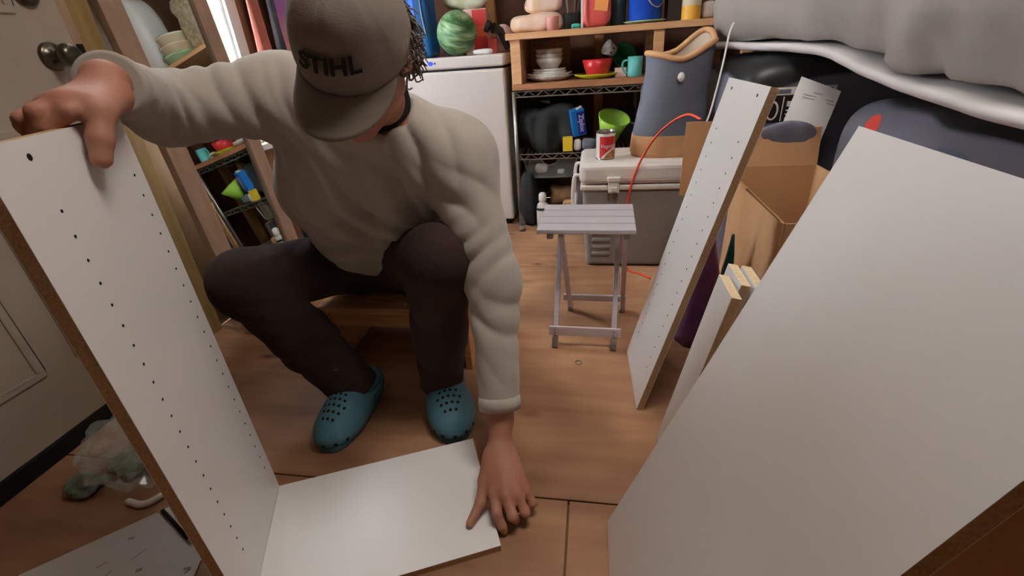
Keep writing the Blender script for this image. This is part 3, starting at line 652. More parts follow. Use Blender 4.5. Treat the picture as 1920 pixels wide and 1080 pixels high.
# bottom shelf and floor in front of it
bagobj('black_sack', 'black sack drooping beside the white spray bottle', (-0.40, 2.42, 0.0), (-0.30, 2.66, 0.30), 'darkcloth', amp=0.2, freq=9, seed=14)
sp = thing('cleaner_bottle', 'white cleaner bottle with a flip cap on the floor by the shelving', 'bottle', (-0.262, 2.405, 0))
MB().lathe([(0, 0), (0.032, 0), (0.034, 0.006), (0.034, 0.12), (0.028, 0.145), (0.013, 0.158), (0.013, 0.165), (0, 0.165)], n=28, sy=0.7).build('bottle_body', 'whitec', sp, smooth=True)
MB().lathe([(0.017, 0.158), (0.021, 0.166), (0.020, 0.195), (0.012, 0.206), (0, 0.207)], n=24).build('cap', 'whitepl', sp, smooth=True)
arc_patch(0.0345, d(200), d(340), lambda u: 0.112, lambda u: 0.126).build('dark_band', 'darkgreen', sp).scale = (1, 0.72, 1)
dish('clear_bottle', 'small clear bottle on the floor beside the black sack', (-0.375, 2.385, 0), [(0, 0), (0.018, 0), (0.019, 0.05), (0.008, 0.08), (0.008, 0.095), (0, 0.095)], 'frost', cat='bottle')
bagobj('brown_basket', 'brown bundle on the bottom wire shelf', (-0.24, 2.52, 0.094), (-0.09, 2.66, 0.185), 'cork', 'bundle', amp=0.3, freq=16, seed=3)
box('grey_box', (-0.085, 2.52, 0.094), (-0.05, 2.60, 0.235), 'greybox', label='narrow grey box on the bottom wire shelf', cat='box')
bagobj('tan_packet', 'tan packet in front of the brown bundle', (-0.16, 2.465, 0.094), (-0.08, 2.51, 0.14), 'cardboard', 'packet', seed=7)

# ================================================================== FREEZER
fz = thing('freezer', 'small white upright freezer behind the seated man', 'freezer', (-0.715, 2.50, 0))
box('cabinet', (-0.275, 0.02, 0.02), (0.275, 0.42, 0.812), 'freezer', fz, bevel=0.01, seg=3)
box('door', (-0.278, -0.03, 0.035), (0.280, 0.018, 0.812), 'freezer', fz, bevel=0.012, seg=4)
tp = box('top_cap', (-0.280, -0.034, 0.822), (0.284, 0.43, 0.876), 'freezer', fz, bevel=0.012, seg=4)
box('gap_shade', (-0.27, -0.01, 0.806), (0.27, 0.42, 0.826), 'black', fz, bevel=0)  # shade of the gap under the top cap, put in as a black strip
box('plinth', (-0.26, 0.0, 0.0), (0.26, 0.41, 0.036), 'black', fz)
MB().lathe([(0.011, 0), (0.011, 0.001), (0, 0.0014)], (-0.108 + 0.02, -0.034, 0.851), 24, Matrix.Rotation(math.pi / 2, 3, 'X') @ Matrix.Diagonal((1.25, 0.9, 1))).build('display', 'led', tp, label='glowing blue display')
for x in (-0.116, -0.066):
    MB().lathe([(0.0042, 0), (0.0042, 0.0012), (0, 0.0015)], (x, -0.034, 0.851), 14, Matrix.Rotation(math.pi / 2, 3, 'X')).build('button', 'hole', tp)
box('badge', (-0.155, -0.0352, 0.849), (-0.128, -0.0338, 0.853), 'alud', tp, bevel=0)
ZF = 0.876
wm = thing('watermelon', 'striped green watermelon on top of the freezer', 'watermelon', (-0.715, 2.60, ZF + 0.012), (0.25, 0.35, 0))
puff((-0.098, -0.115, 0.0), (0.098, 0.115, 0.20), 1.0, 40, 28, 0.03, 6, 2).build('rind', 'melon', wm, smooth=True)
MB().tube([(0.02, -0.06, 0.182), (0.025, -0.07, 0.20)], 0.004, 6).build('stem', 'cork', wm)
rc_ = thing('red_carton', 'red and white carton behind the watermelon', 'carton', (-0.615, 2.76, ZF))
box('carton_body', (-0.06, -0.05, 0), (0.06, 0.05, 0.21), 'pinkc', rc_)
box('red_panel', (-0.012, -0.0510, 0.13), (0.0600, -0.0500, 0.205), 'red', rc_, bevel=0)
box('orange_panel', (-0.012, -0.0510, 0.085), (0.0600, -0.0500, 0.13), 'redorange', rc_, bevel=0)
box('red_panel', (-0.012, -0.0510, 0.005), (0.0600, -0.0500, 0.085), 'red', rc_, bevel=0)
bagobj('lettuce_bag', 'bag of lettuce lying on the red carton', (-0.78, 2.69, ZF + 0.212), (-0.55, 2.83, ZF + 0.31), 'lettuce', 'lettuce', seed=21)
jg = thing('water_jug', 'blue water jug with a bright blue strap on the freezer', 'jug', (-0.905, 2.64, ZF))
MB().box((-0.088, -0.075, 0.0), (0.086, 0.09, 0.30)).build('jug_body', 'bluejug', jg, bevel=0.025, seg=4)
MB().box((-0.002, -0.079, 0.0), (0.020, -0.0755, 0.30)).build('strap', 'bluestrap', jg)
for x in (-0.085, 0.055):
    MB().tube(spline([(x, -0.078, 0.27), (x + 0.004, -0.082, 0.18), (x + 0.012, -0.082, 0.11)], 5), 0.003, 6).build('side_wire', 'wire', jg)
MB().tube([(-0.085, -0.082, 0.09), (0.0, -0.086, 0.10), (0.06, -0.082, 0.115)], 0.004, 6).build('cross_wire', 'wire', jg)
MB().lathe([(0.03, 0.30), (0.03, 0.335), (0, 0.335)], n=20).build('cap', 'whitepl', jg)
bagobj('paper_packet', 'small white paper packet on the freezer beside the watermelon', (-0.60, 2.51, ZF), (-0.50, 2.57, ZF + 0.025), 'paper', 'packet', seed=31, amp=0.15)
box('pink_box', (-0.545, 2.66, ZF), (-0.50, 2.70, ZF + 0.075), 'redbag', label='little red box behind the paper packet', cat='box')
hb = thing('flashlight', 'black flashlight propped on the freezer', 'flashlight', (-0.475, 2.66, ZF))
MB().tube([(-0.03, -0.03, 0.115), (0.0, 0.0, 0.1), (0.03, 0.03, 0.02)], [0.026, 0.02, 0.017], 16).build('flashlight_body', 'darkcloth', hb)
MB().lathe([(0.028, 0), (0.028, 0.02), (0, 0.02)], (-0.045, -0.045, 0.118), 16, Matrix.Rotation(-1.1, 3, 'Y')).build('lens_ring', 'black', hb)
bagobj('grey_pouch', 'greyish pouch bridging freezer and shelf', (-0.515, 2.70, ZF), (-0.425, 2.80, ZF + 0.13), 'pinkc', 'pouch', seed=41)

# ================================================================== MIRROR leaning on the left wall
p0 = Vector((-1.24, 1.5, 0)); a_, b_ = 0.14, -0.10
mn = Vector((math.cos(a_) * math.cos(b_), math.cos(a_) * math.sin(b_), math.sin(a_))); e1 = Vector((-math.sin(b_), math.cos(b_), 0)); e2 = mn.cross(e1)
rot_ip = math.radians(-2.6)
f1 = e1 * math.cos(rot_ip) + e2 * math.sin(rot_ip); f2 = -e1 * math.sin(rot_ip) + e2 * math.cos(rot_ip)
mo = p0 + e1 * (-0.212) + e2 * 0.018
mi = thing('standing_mirror', 'tall wood-framed mirror leaning against the wall by the door', 'mirror', mo)
MW, MH, FW = 0.396, 1.235, 0.060
for nm, s0, t0, sl, tl in (('frame_stile', 0, 0, FW + 0.012, MH), ('frame_stile', MW - FW, 0, FW, MH), ('frame_rail', FW + 0.012, 0, MW - 2 * FW - 0.012, FW), ('frame_rail', FW + 0.012, MH - FW, MW - 2 * FW - 0.012, FW)):
    obox(MB(), f1 * s0 + f2 * t0 - mn * 0.022, f1, f2, mn, sl, tl, 0.032).build(nm, 'mframe', mi, bevel=0.003)
obox(MB(), f1 * FW + f2 * FW - mn * 0.008, f1, f2, mn, MW - 2 * FW, MH - 2 * FW, 0.005).build('mirror_glass', 'mirror', mi)

# cloths hanging beyond the window
def hanging(name, label, y0, y1, z0, z1, m, waves=3, depth=0.02, cat='cloth', x=XL + 0.03):
    nu, nv = 40, 20; vs = []; fs = []
    for side in (0, 1):
        for j in range(nv + 1):
            for i in range(nu + 1):
                u, v = i / nu, j / nv
                xx = depth * (0.5 + 0.5 * math.sin(u * waves * 2 * math.pi + 0.8 * math.sin(v * 3))) + 0.004 * side + 0.006 * noise.noise(Vector((u * 5, v * 3, y0)))
                vs.append((xx, (y1 - y0) * u + 0.012 * math.sin(v * 4 + u * 3), (z1 - z0) * v + 0.012 * math.sin(u * 9) * (1 - v)))
    W_ = nu + 1; S = W_ * (nv + 1)
    for j in range(nv):
        for i in range(nu):
            q = j * W_ + i; fs.append((q, q + W_, q + W_ + 1, q + 1)); fs.append((S + q, S + q + 1, S + q + W_ + 1, S + q + W_))
    rim = [i for i in range(W_)] + [j * W_ + nu for j in range(1, nv + 1)] + [nv * W_ + i for i in range(nu - 1, -1, -1)] + [j * W_ for j in range(nv - 1, 0, -1)]
    for i in range(len(rim)):
        a, b2 = rim[i], rim[(i + 1) % len(rim)]; fs.append((a, b2, S + b2, S + a))
    mb = MB().add(vs, fs); ob = mb.build(name, m, smooth=True, label=label, cat=cat); ob.location = (x, y0, z0); return ob
hanging('hanging_shirt', 'coral red shirt hanging beside the window', 1.985, 2.085, 0.80, 1.80, 'coral', 1.5, 0.03)
hanging('hanging_scarf', 'grey scarf hanging between coral shirt and tie-dye cloth', 2.075, 2.140, 0.95, 1.80, 'greytowel', 2.0, 0.02, x=XL + 0.072)
hanging('tie_dye_cloth', 'tie-dye cloth in purple, pink and peach hanging in the corner', 2.125, 2.55, 0.86, 1.80, 'tiedye', 4, 0.03)
rail = MB().tube([(XL + 0.04, 1.98, 1.80), (XL + 0.04, 2.7, 1.80)], 0.01, 10).build('clothes_rail', 'wire', label='thin metal rail the cloths hang from', cat='rail')

# things on the floor by the mirror
tb = thing('blue_tub', 'blue plastic tub on the floor beside the mirror', 'tub', (-1.20, 1.885, 0))
MB().lathe([(0, 0), (0.10, 0), (0.105, 0.005), (0.128, 0.25), (0.135, 0.255), (0.135, 0.265), (0.122, 0.265), (0.10, 0.01), (0, 0.008)], n=36).build('tub_body', 'bluetub', tb, smooth=True)
bagobj('orange_toy', 'orange plastic toy lying in the blue tub', (-1.24, 1.83, 0.20), (-1.14, 1.92, 0.285), 'orangered', 'toy', seed=2, amp=0.1)
bk2 = thing('blue_bucket', 'blue bucket on the floor behind the cooler', 'bucket', (0.33, 2.62, 0))
bk2.location = (0.47, 2.46, 0)
MB().lathe([(0, 0), (0.09, 0), (0.12, 0.23), (0.126, 0.235), (0.116, 0.235), (0.086, 0.006), (0, 0.006)], n=32).build('bucket_body', 'bluetub', bk2, smooth=True)
box('orange_box', (0.60, 2.38, 0), (0.65, 2.44, 0.12), 'orangered', label='small orange box on the floor beside the blue bucket', cat='box')

# high wall shelf: only its mirror image is in view
hs = thing('wall_shelf', 'pine wall shelf above the wire shelving', 'shelf', (0.05, 2.94, 1.30))
box('shelf_board', (-0.45, -0.34, 0), (0.55, 0.0, 0.024), 'shelfwood', hs)
for x in (-0.38, 0.46):
    MB().add([(x, 0, 0), (x, 0, -0.2), (x, -0.2, 0), (x + 0.02, 0, 0), (x + 0.02, 0, -0.2), (x + 0.02, -0.2, 0)], [(0, 1, 2), (3, 5, 4), (0, 3, 4, 1), (1, 4, 5, 2), (2, 5, 3, 0)]).build('bracket', 'stud', hs)
zz = 1.324
for lab, m, r in (('pale green food tub at the bottom of the tub stack', 'palegreen', 0.12), ('peach food tub on the pale green tub', 'bread', 0.11), ('cream food tub on top of the tub stack', 'jarwhite', 0.10)):
    dish('food_tub', lab, (0.10, 2.74, zz), [(0, 0), (r * 0.8, 0), (r, 0.045), (r + 0.006, 0.047), (r + 0.006, 0.055), (0, 0.056)], m, cat='tub', group='stacked food tubs'); zz += 0.057
bagobj('paper_roll_pack', 'white pack of paper rolls on the wall shelf', (0.23, 2.66, 1.324), (0.46, 2.86, 1.80), 'whitepl', 'pack', amp=0.06, freq=8, seed=3)
bagobj('foil_bag', 'crinkled gold foil bag on the wall shelf', (-0.36, 2.68, 1.324), (-0.03, 2.84, 1.66), 'gold', 'bag', amp=0.25, freq=18, seed=11)

# ================================================================== RIGHT SIDE: box, bags, bedding
bx = thing('cardboard_box', 'open cardboard box with raised flaps behind the leaning panels', 'box', (0.59, 1.40, 0))
wt = 0.006
def slab(mb, pts, th):
    """quad pts (ccw) thickened"""
    P = [Vector(p) for p in pts]; nn = (P[1] - P[0]).cross(P[2] - P[0]).normalized() * th
    return mb.hexa([p - nn for p in P] + P)
box('bottom', (-0.12, -0.22, 0), (0.12, 0.24, wt), 'cardboard', bx, bevel=0)
box('wall', (-0.125, -0.22, 0), (-0.119, 0.24, 0.47), 'cardboard', bx, bevel=0)
box('wall', (0.119, -0.22, 0), (0.125, 0.24, 0.50), 'cardboard', bx, bevel=0)
box('wall', (-0.119, -0.226, 0), (0.119, -0.22, 0.47), 'cardboard', bx, bevel=0)
box('wall', (-0.125, 0.24, 0), (0.125, 0.246, 0.50), 'cardboard', bx, bevel=0)
# raised back flap with a torn edge
vs = []; N = 16
for i in range(N + 1):
    x = -0.122 + 0.244 * i / N
    vs.append((x, 0.24, 0.50)); vs.append((x, 0.245 + 0.02 * 1, 0.615 + 0.006 * noise.noise(Vector((i * 0.9, 0, 3)))))
fs = [(2 * i, 2 * i + 2, 2 * i + 3, 2 * i + 1) for i in range(N)]
mb = MB().add(vs, fs); mb.add([(x, y + 0.005, z) for (x, y, z) in vs], [tuple(reversed(f)) for f in fs]); n0 = len(vs)
for i in range(N): mb.f.append((2 * i + 1, 2 * i + 3, n0 + 2 * i + 3, n0 + 2 * i + 1))
mb.build('raised_flap', 'cardboard', bx)
slab(MB(), [(-0.122, -0.20, 0.47), (-0.122, 0.22, 0.47), (-0.215, 0.22, 0.555), (-0.215, -0.20, 0.555)], 0.005).build('side_flap', 'cardboard', bx)
slab(MB(), [(-0.125, 0.235, 0.36), (-0.10, 0.247, 0.36), (-0.27, 0.30, 0.645), (-0.285, 0.25, 0.645)], 0.005)
slab(MB(), [(-0.29, 0.262, 0.40), (-0.125, 0.252, 0.40), (-0.125, 0.252, 0.645), (-0.29, 0.262, 0.645)], 0.005).build('corner_flap', 'cardboard', bx)
# goods in the box
bagobj('dark_garment', 'grey folded garment wedged behind the cardboard box', (0.49, 1.655, 0.42), (0.725, 1.690, 0.628), 'greytowel', 'garment', amp=0.15, freq=7, seed=2)

box2 = thing('cardboard_box', 'closed cardboard box propping up the large plain panel', 'box', (0.44, 0.45, 0))
box('carton', (-0.165, -0.165, 0), (0.19, 0.19, 0.60), 'cardboard', box2, bevel=0.004)
box('tape', (-0.166, -0.025, 0.5), (0.191, 0.025, 0.601), 'cork', box2, bevel=0)

# padded bags in printed plastic
def wave_thing(label, lo, hi, seed, m='wavebag'):
    lo, hi = Vector(lo), Vector(hi); o = Vector(((lo.x + hi.x) / 2, (lo.y + hi.y) / 2, 0))
    T = thing('bedding_bag', label, 'bag', o)
    puff(lo - o, hi - o, 0.26, 72, 44, 0.04, 4, seed, pz=0.30).build('printed_cover', m, T, smooth=True); return T
t1 = wave_thing('dark printed plastic bag with a white label, behind the cardboard box', (0.455, 1.73, 0.0), (1.25, 2.33, 0.826), 1)
t2 = wave_thing('dark printed plastic bag with a red mark, beside the open cardboard box', (0.715, 0.62, 0.0), (1.45, 1.650, 0.722), 5, 'wavebag2')
# white product label printed on the far bag, and the red mark on the near one
def stick_on(parent, name, m, rows, target, org, ax, ay, shoot, off=0.0012, label=None, kind=None):
    """lay small flat shapes (in a,b coordinates) on to a curved surface by shooting them at it"""
    me = target.data; T = parent.location
    bv = BVHTree.FromPolygons([v.co + T for v in me.vertices], [tuple(p.vertices) for p in me.polygons])
    mb = MB(); ax, ay, shoot, org = Vector(ax), Vector(ay), Vector(shoot).normalized(), Vector(org)
    def cast(a, b):
        q = org + ax * a + ay * b; h = bv.ray_cast(q, shoot, 2.0)
        return (h[0] if h[0] is not None else q) - shoot * off - T
    for poly in rows:
        n_ = len(poly); ca = sum(p[0] for p in poly) / n_; cb_ = sum(p[1] for p in poly) / n_
        vs = [cast(ca, cb_)]; fs = []
        for f_ in (0.25, 0.5, 0.75, 1.0): vs += [cast(ca + (a - ca) * f_, cb_ + (b - cb_) * f_) for (a, b) in poly]
        fs += [(0, i + 1, (i + 1) % n_ + 1) for i in range(n_)]
        for r_ in range(3): fs += [(1 + r_ * n_ + i, 1 + (r_ + 1) * n_ + i, 1 + (r_ + 1) * n_ + (i + 1) % n_, 1 + r_ * n_ + (i + 1) % n_) for i in range(n_)]
        mb.add(vs, fs)
    return mb.build(name, m, parent, label=label, kind=kind)
def rect(a0, a1, b0, b1, n=6):
    return [(a0 + (a1 - a0) * i / n, b0) for i in range(n)] + [(a1, b0 + (b1 - b0) * i / 2) for i in range(2)] + [(a1 - (a1 - a0) * i / n, b1) for i in range(n)] + [(a0, b1 - (b1 - b0) * i / 2) for i in range(2)]
sh = Vector((0.45, 0.89, 0)); axx = Vector((0.89, -0.45, 0)); ayy = Vector((0, 0, 1)); og = Vector((0.40, 1.40, 0.70))
cover1 = [c for c in t1.children][0]; cover2 = [c for c in t2.children][0]

def pap(name, label, pts, m='paper', lines=True):
    """a sheet of paper: pts are its four corners"""
    P = [Vector(p) for p in pts]; o = P[0].copy(); T = thing(name, label, 'paper', o); P = [p - o for p in P]
    nn = (P[1] - P[0]).cross(P[3] - P[0]).normalized(); N = 10; vs = []; fs = []
    for s in (0, 1):
        for j in range(N + 1):
            for i in range(N + 1):
                u, v = i / N, j / N
                p = P[0] * (1 - u) * (1 - v) + P[1] * u * (1 - v) + P[2] * u * v + P[3] * (1 - u) * v
                vs.append(p + nn * (0.006 * math.sin(u * 3) * v - 0.0004 * s))
    W_ = N + 1; S = W_ * W_
    for j in range(N):
        for i in range(N):
            q = j * W_ + i; fs.append((q, q + 1, q + W_ + 1, q + W_)); fs.append((S + q, S + q + W_, S + q + W_ + 1, S + q + 1))
    MB().add(vs, fs).build('sheet', m, T)
    if lines:
        mb = MB(); a = (P[1] - P[0]); b = (P[3] - P[0])
        for (u0, u1, v) in lines:
            q = [(u0, v), (u1, v), (u1, v + 0.012), (u0, v + 0.012)]
            mb.add([P[0] + a * u + b * w_ + nn * (0.0040 + 0.006 * math.sin(u * 3) * w_) for (u, w_) in q], [(0, 1, 2, 3)])
        mb.build('print_lines', 'printink', T, kind='stuff')
    return T
pap('printed_sheet', 'white printed sheet of paper propped upright behind the cardboard box', [(0.592, 1.70, 0.555), (0.705, 1.66, 0.52), (0.745, 1.672, 0.715), (0.640, 1.715, 0.760)],
    lines=[(0.2, 0.9, 0.78), (0.2, 0.95, 0.74), (0.4, 0.62, 0.83), (0.15, 0.8, 0.36), (0.3, 0.9, 0.28), (0.3, 0.8, 0.20), (0.35, 0.85, 0.14)])
# label block of the far bag
lb = []
stick_on(t1, 'label_strip', 'whitepl', [rect(-0.10, 0.17, 0.005, 0.028)], cover1, og, axx, ayy, sh, label='white label strip')
stick_on(t1, 'label_block', 'hole', [rect(-0.10, 0.17, -0.08, 0.003)], cover1, og, axx, ayy, sh)
stick_on(t1, 'label_text', 'whitepl', [rect(0.045, 0.14, -0.03, -0.014), rect(0.045, 0.15, -0.044, -0.040), rect(0.045, 0.15, -0.056, -0.052), rect(0.045, 0.15, -0.068, -0.064), rect(0.033, 0.036, -0.075, 0.0)], cover1, og, axx, ayy, sh, off=0.0022, kind='stuff')
stick_on(t1, 'label_text', 'greytowel', [rect(-0.0, 0.05, 0.010, 0.022), rect(0.07, 0.16, 0.010, 0.022)], cover1, og, axx, ayy, sh, off=0.0022, kind='stuff')
ringp = [[(0.008 + 0.017 * math.cos(q) * s, -0.042 + 0.030 * math.sin(q) * s) for q in [2 * math.pi * i / 20 for i in range(20)]] for s in (1.0,)]
stick_on(t1, 'label_ring', 'whitepl', ringp, cover1, og, axx, ayy, sh, off=0.0022)
stick_on(t1, 'label_ring_centre', 'hole', [[(0.008 + 0.012 * math.cos(q), -0.042 + 0.024 * math.sin(q)) for q in [2 * math.pi * i / 20 for i in range(20)]]], cover1, og, axx, ayy, sh, off=0.0032)
sh2 = Vector((1, 0.25, 0)); ax2 = Vector((0.25, -1, 0)).normalized(); og2 = Vector((0.5, 1.36, 0.655))
stick_on(t2, 'red_mark', 'red', [[(0.030 * math.cos(q), 0.026 * math.sin(q)) for q in [2 * math.pi * i / 24 for i in range(24)]]], cover2, og2, ax2, ayy, sh2, label='red round mark')
arcp = []
for i in range(12):
    q0, q1 = math.pi * i / 12, math.pi * (i + 1) / 12
    arcp.append([(0.30 + 0.13 * math.cos(q0), -0.10 + 0.10 * math.sin(q0)), (0.30 + 0.13 * math.cos(q1), -0.10 + 0.10 * math.sin(q1)), (0.30 + 0.095 * math.cos(q1), -0.10 + 0.072 * math.sin(q1)), (0.30 + 0.095 * math.cos(q0), -0.10 + 0.072 * math.sin(q0))])
MT['bluegrey'] = mat('blue_grey_print', '#59616f', 0.4)
stick_on(t2, 'printed_arc', 'bluegrey', arcp, cover2, og2, ax2, ayy, sh2)

# duvet and sheet on top
def bedding(name, label, m, front, back_x, zlo, zhi, amp, seed, cat, bulge=0.055, rise=0.05):
    """soft slab whose front edge follows a list of (x, y, z) points"""
    F = spline(front, 12); nu = len(F); nv = 22; vs = []; fs = []
    for i, p in enumerate(F):
        for j in range(nv + 1):
            v = j / nv; ang = math.pi * min(1, v * 1.0)
            # closed section: bottom back -> front bulge -> top back
            th = zhi(i / (nu - 1)) - zlo
            if v < 0.3: q = Vector((p.x + (back_x - p.x) * (1 - v / 0.3) * 0.9, p.y, p.z))
            elif v < 0.65:
                w_ = (v - 0.3) / 0.35 * math.pi; q = Vector((p.x - bulge * math.sin(w_), p.y - 0.25 * bulge * math.sin(w_), p.z + th * (1 - math.cos(w_)) / 2))
            else: q = Vector((p.x + (back_x - p.x) * (v - 0.65) / 0.35, p.y, p.z + th + rise * math.sin((v - 0.65) / 0.35 * 1.5)))
            am_ = amp * (0.15 if v < 0.3 else 1.0)
            q += Vector((1, 0.2, 0.6)) * am_ * noise.noise(Vector((q.x * 5 + seed, q.y * 7, q.z * 9))) + Vector((1, 0, 0.4)) * am_ * 0.5 * noise.noise(Vector((q.x * 14, q.y * 16 + seed, q.z * 12)))
            vs.append(q)
    for i in range(nu - 1):
        for j in range(nv):
            a = i * (nv + 1) + j; fs.append((a, a + 1, a + nv + 2, a + nv + 1))
    for i in (0, nu - 1):
        ring = [i * (nv + 1) + j for j in range(nv + 1)]; fs.append(tuple(ring if i == 0 else reversed(ring)))
    o = Vector((1.2, 1.4, zlo)); mb = MB().add([v - o for v in vs], fs); bm_fix(mb)
    ob = mb.build(name, m, smooth=True, label=label, cat=cat); ob.location = o; return ob
FR = [(0.64, 2.42, 0.866), (0.520, 2.18, 0.866), (0.560, 1.97, 0.864), (0.69, 1.66, 0.846), (0.715, 1.40, 0.800), (0.705, 1.10, 0.772), (0.71, 0.80, 0.755), (0.78, 0.50, 0.75)]
bedding('bed_sheet', 'white sheet hanging out from under the grey duvet', 'sheet', [(x - 0.040, y, z - 0.026) for x, y, z in FR], 1.9, 0.80, lambda u: 0.824, 0.003, 3.0, 'sheet', 0.012, 0.0)
bedding('duvet', 'thick grey duvet heaped on the dark printed bags', 'duvet', [(x - 0.012, y, z + 0.006) for x, y, z in FR], 1.9, 0.86, lambda u: 1.16, 0.034, 8.0, 'duvet')
cord('hanging_string', 'thin white cord hanging beside the canvas bag', [(0.475, 1.95, 0.925), (0.46, 1.93, 0.89), (0.445, 1.90, 0.80), (0.425, 1.87, 0.70), (0.41, 1.85, 0.64), (0.395, 1.84, 0.60)], 0.0035, 'whitepl')

# plastic film between the panels
def film(name, label, c, r, h, m, seed, cat='bag'):
    n = 20; vs = []; fs = []
    for j in range(9):
        t_ = j / 8
        for i in range(n):
            q = 2 * math.pi * i / n; rr = r * (1 - t_) ** 0.8 * (1 + 0.35 * noise.noise(Vector((math.cos(q) * 1.5, math.sin(q) * 1.5, t_ * 2 + seed)))) + 0.003
            vs.append((rr * math.cos(q), rr * math.sin(q) * 0.9, h * t_))
    for j in range(8):
        for i in range(n): fs.append((j * n + i, j * n + (i + 1) % n, (j + 1) * n + (i + 1) % n, (j + 1) * n + i))
    fs.append(tuple(range(n - 1, -1, -1))); fs.append(tuple(8 * n + i for i in range(n)))
    ob = MB().add(vs, fs).build(name, m, smooth=True, label=label, cat=cat); ob.location = c; return ob
film('purple_bag', 'purple plastic bag on the floor behind the leaning panel', (0.345, 1.37, 0.0), 0.070, 0.42, 'purple', 3)
film('teal_wrapper', 'dark teal wrapper standing beside the purple bag', (0.372, 1.235, 0.0), 0.036, 0.42, 'darkteal', 6, 'wrapper')

# washer on the floor
MB().tube([(0.010 * math.cos(q), 0.010 * math.sin(q), 0) for q in [2 * math.pi * i / 20 for i in range(20)]], 0.0016, 6, closed=True).build('metal_ring', 'bronze', label='small metal ring lying on the plywood floor', cat='ring').location = (-0.035, 1.205, 0.0016)

# ---- left floor: hardware bag and instruction sheets
hbag = thing('hardware_bag', 'crumpled clear plastic bag of green packets by the door', 'bag', (-1.10, 0.665, 0))
def crumple(lo, hi, amp, seed):
    mb = puff(lo, hi, 0.8, 44, 24, 0, 1, 0); out = []
    for v in mb.v:
        v = Vector(v); k_ = noise.noise(v * 22 + Vector((seed, 0, 0))) * amp + noise.noise(v * 55 + Vector((0, seed, 0))) * amp * 0.5
        c = (Vector(lo) + Vector(hi)) / 2; out.append(tuple(v + (v - c).normalized() * k_))
    out = [(x, y, max(z, 0.001)) for x, y, z in out]; mb.v = out; return mb
crumple((-0.15, -0.07, 0.001), (0.12, 0.11, 0.125), 0.038, 4).build('clear_film', 'clearpl', hbag)
crumple((-0.10, -0.035, 0.004), (0.0, 0.05, 0.05), 0.016, 3).build('green_packet', 'greenpack', hbag)
crumple((0.0, -0.02, 0.004), (0.085, 0.06, 0.045), 0.016, 7).build('green_packet', 'greenpack', hbag)
crumple((-0.17, -0.10, 0.002), (-0.07, -0.02, 0.030), 0.016, 9).build('green_packet', 'greenpack', hbag)
MB().tube(spline([(0.03, -0.085, 0.009), (0.075, -0.088, 0.009), (0.10, -0.06, 0.009), (0.135, 0.03, 0.010), (0.138, 0.055, 0.012), (0.12, 0.07, 0.02)], 6), 0.008, 8).build('white_handle', 'whitepl', hbag, smooth=True, label='white plastic handle')
def flat_sheet(name, label, pts, z, marks=None):
    P = [Vector((x, y, z)) for x, y in pts]; o = P[0].copy(); T = thing(name, label, 'paper', o); n_ = len(P)
    mb = MB().add([p - o for p in P] + [p - o + Vector((0, 0, 0.0008)) for p in P], [tuple(reversed(range(n_))), tuple(range(n_, 2 * n_))] + [(i, (i + 1) % n_, n_ + (i + 1) % n_, n_ + i) for i in range(n_)])
    mb.build('sheet', 'paper', T)
    if marks:
        m2 = MB()
        for (x, y, a, l, w_) in marks:
            m2.box((x - l / 2 - o.x, y - w_ / 2 - o.y, 0.0008), (x + l / 2 - o.x, y + w_ / 2 - o.y, 0.0011), Matrix.Rotation(a, 3, 'Z'))
        m2.build('drawn_marks', 'printink', T, kind='stuff')
    return T
flat_sheet('instruction_sheet', 'white instruction sheet with faint drawings lying by the upright panel', [(-0.975, 0.565), (-1.15, 0.40), (-1.04, 0.10), (-0.72, 0.28), (-0.785, 0.475)], 0.0035,
           [(-0.98, 0.50, 0.4, 0.012, 0.006), (-0.93, 0.47, 1.2, 0.03, 0.002), (-0.99, 0.44, 0.8, 0.02, 0.002), (-0.90, 0.44, 0.5, 0.012, 0.008), (-0.96, 0.42, 1.4, 0.025, 0.002), (-0.84, 0.42, 1.0, 0.03, 0.002), (-0.80, 0.455, 0.3, 0.014, 0.006), (-0.795, 0.45, 1.0, 0.012, 0.004)])
flat_sheet('instruction_sheet', 'strip of white paper showing beside the black pen', [(-0.95, 0.595), (-0.975, 0.57), (-0.79, 0.47), (-0.765, 0.49), (-0.83, 0.56)], 0.0015)
pen = thing('black_pen', 'black pen lying along the edge of the paper', 'pen', (-0.895, 0.535, 0.0085))
dv = Vector((0.90, -0.43, 0))
MB().tube([-dv * 0.075, dv * 0.06], 0.0042, 10).build('barrel', 'hole', pen, smooth=True)
MB().tube([dv * 0.06, dv * 0.075], [0.0042, 0.001], 10).build('tip', 'wire', pen, smooth=True)

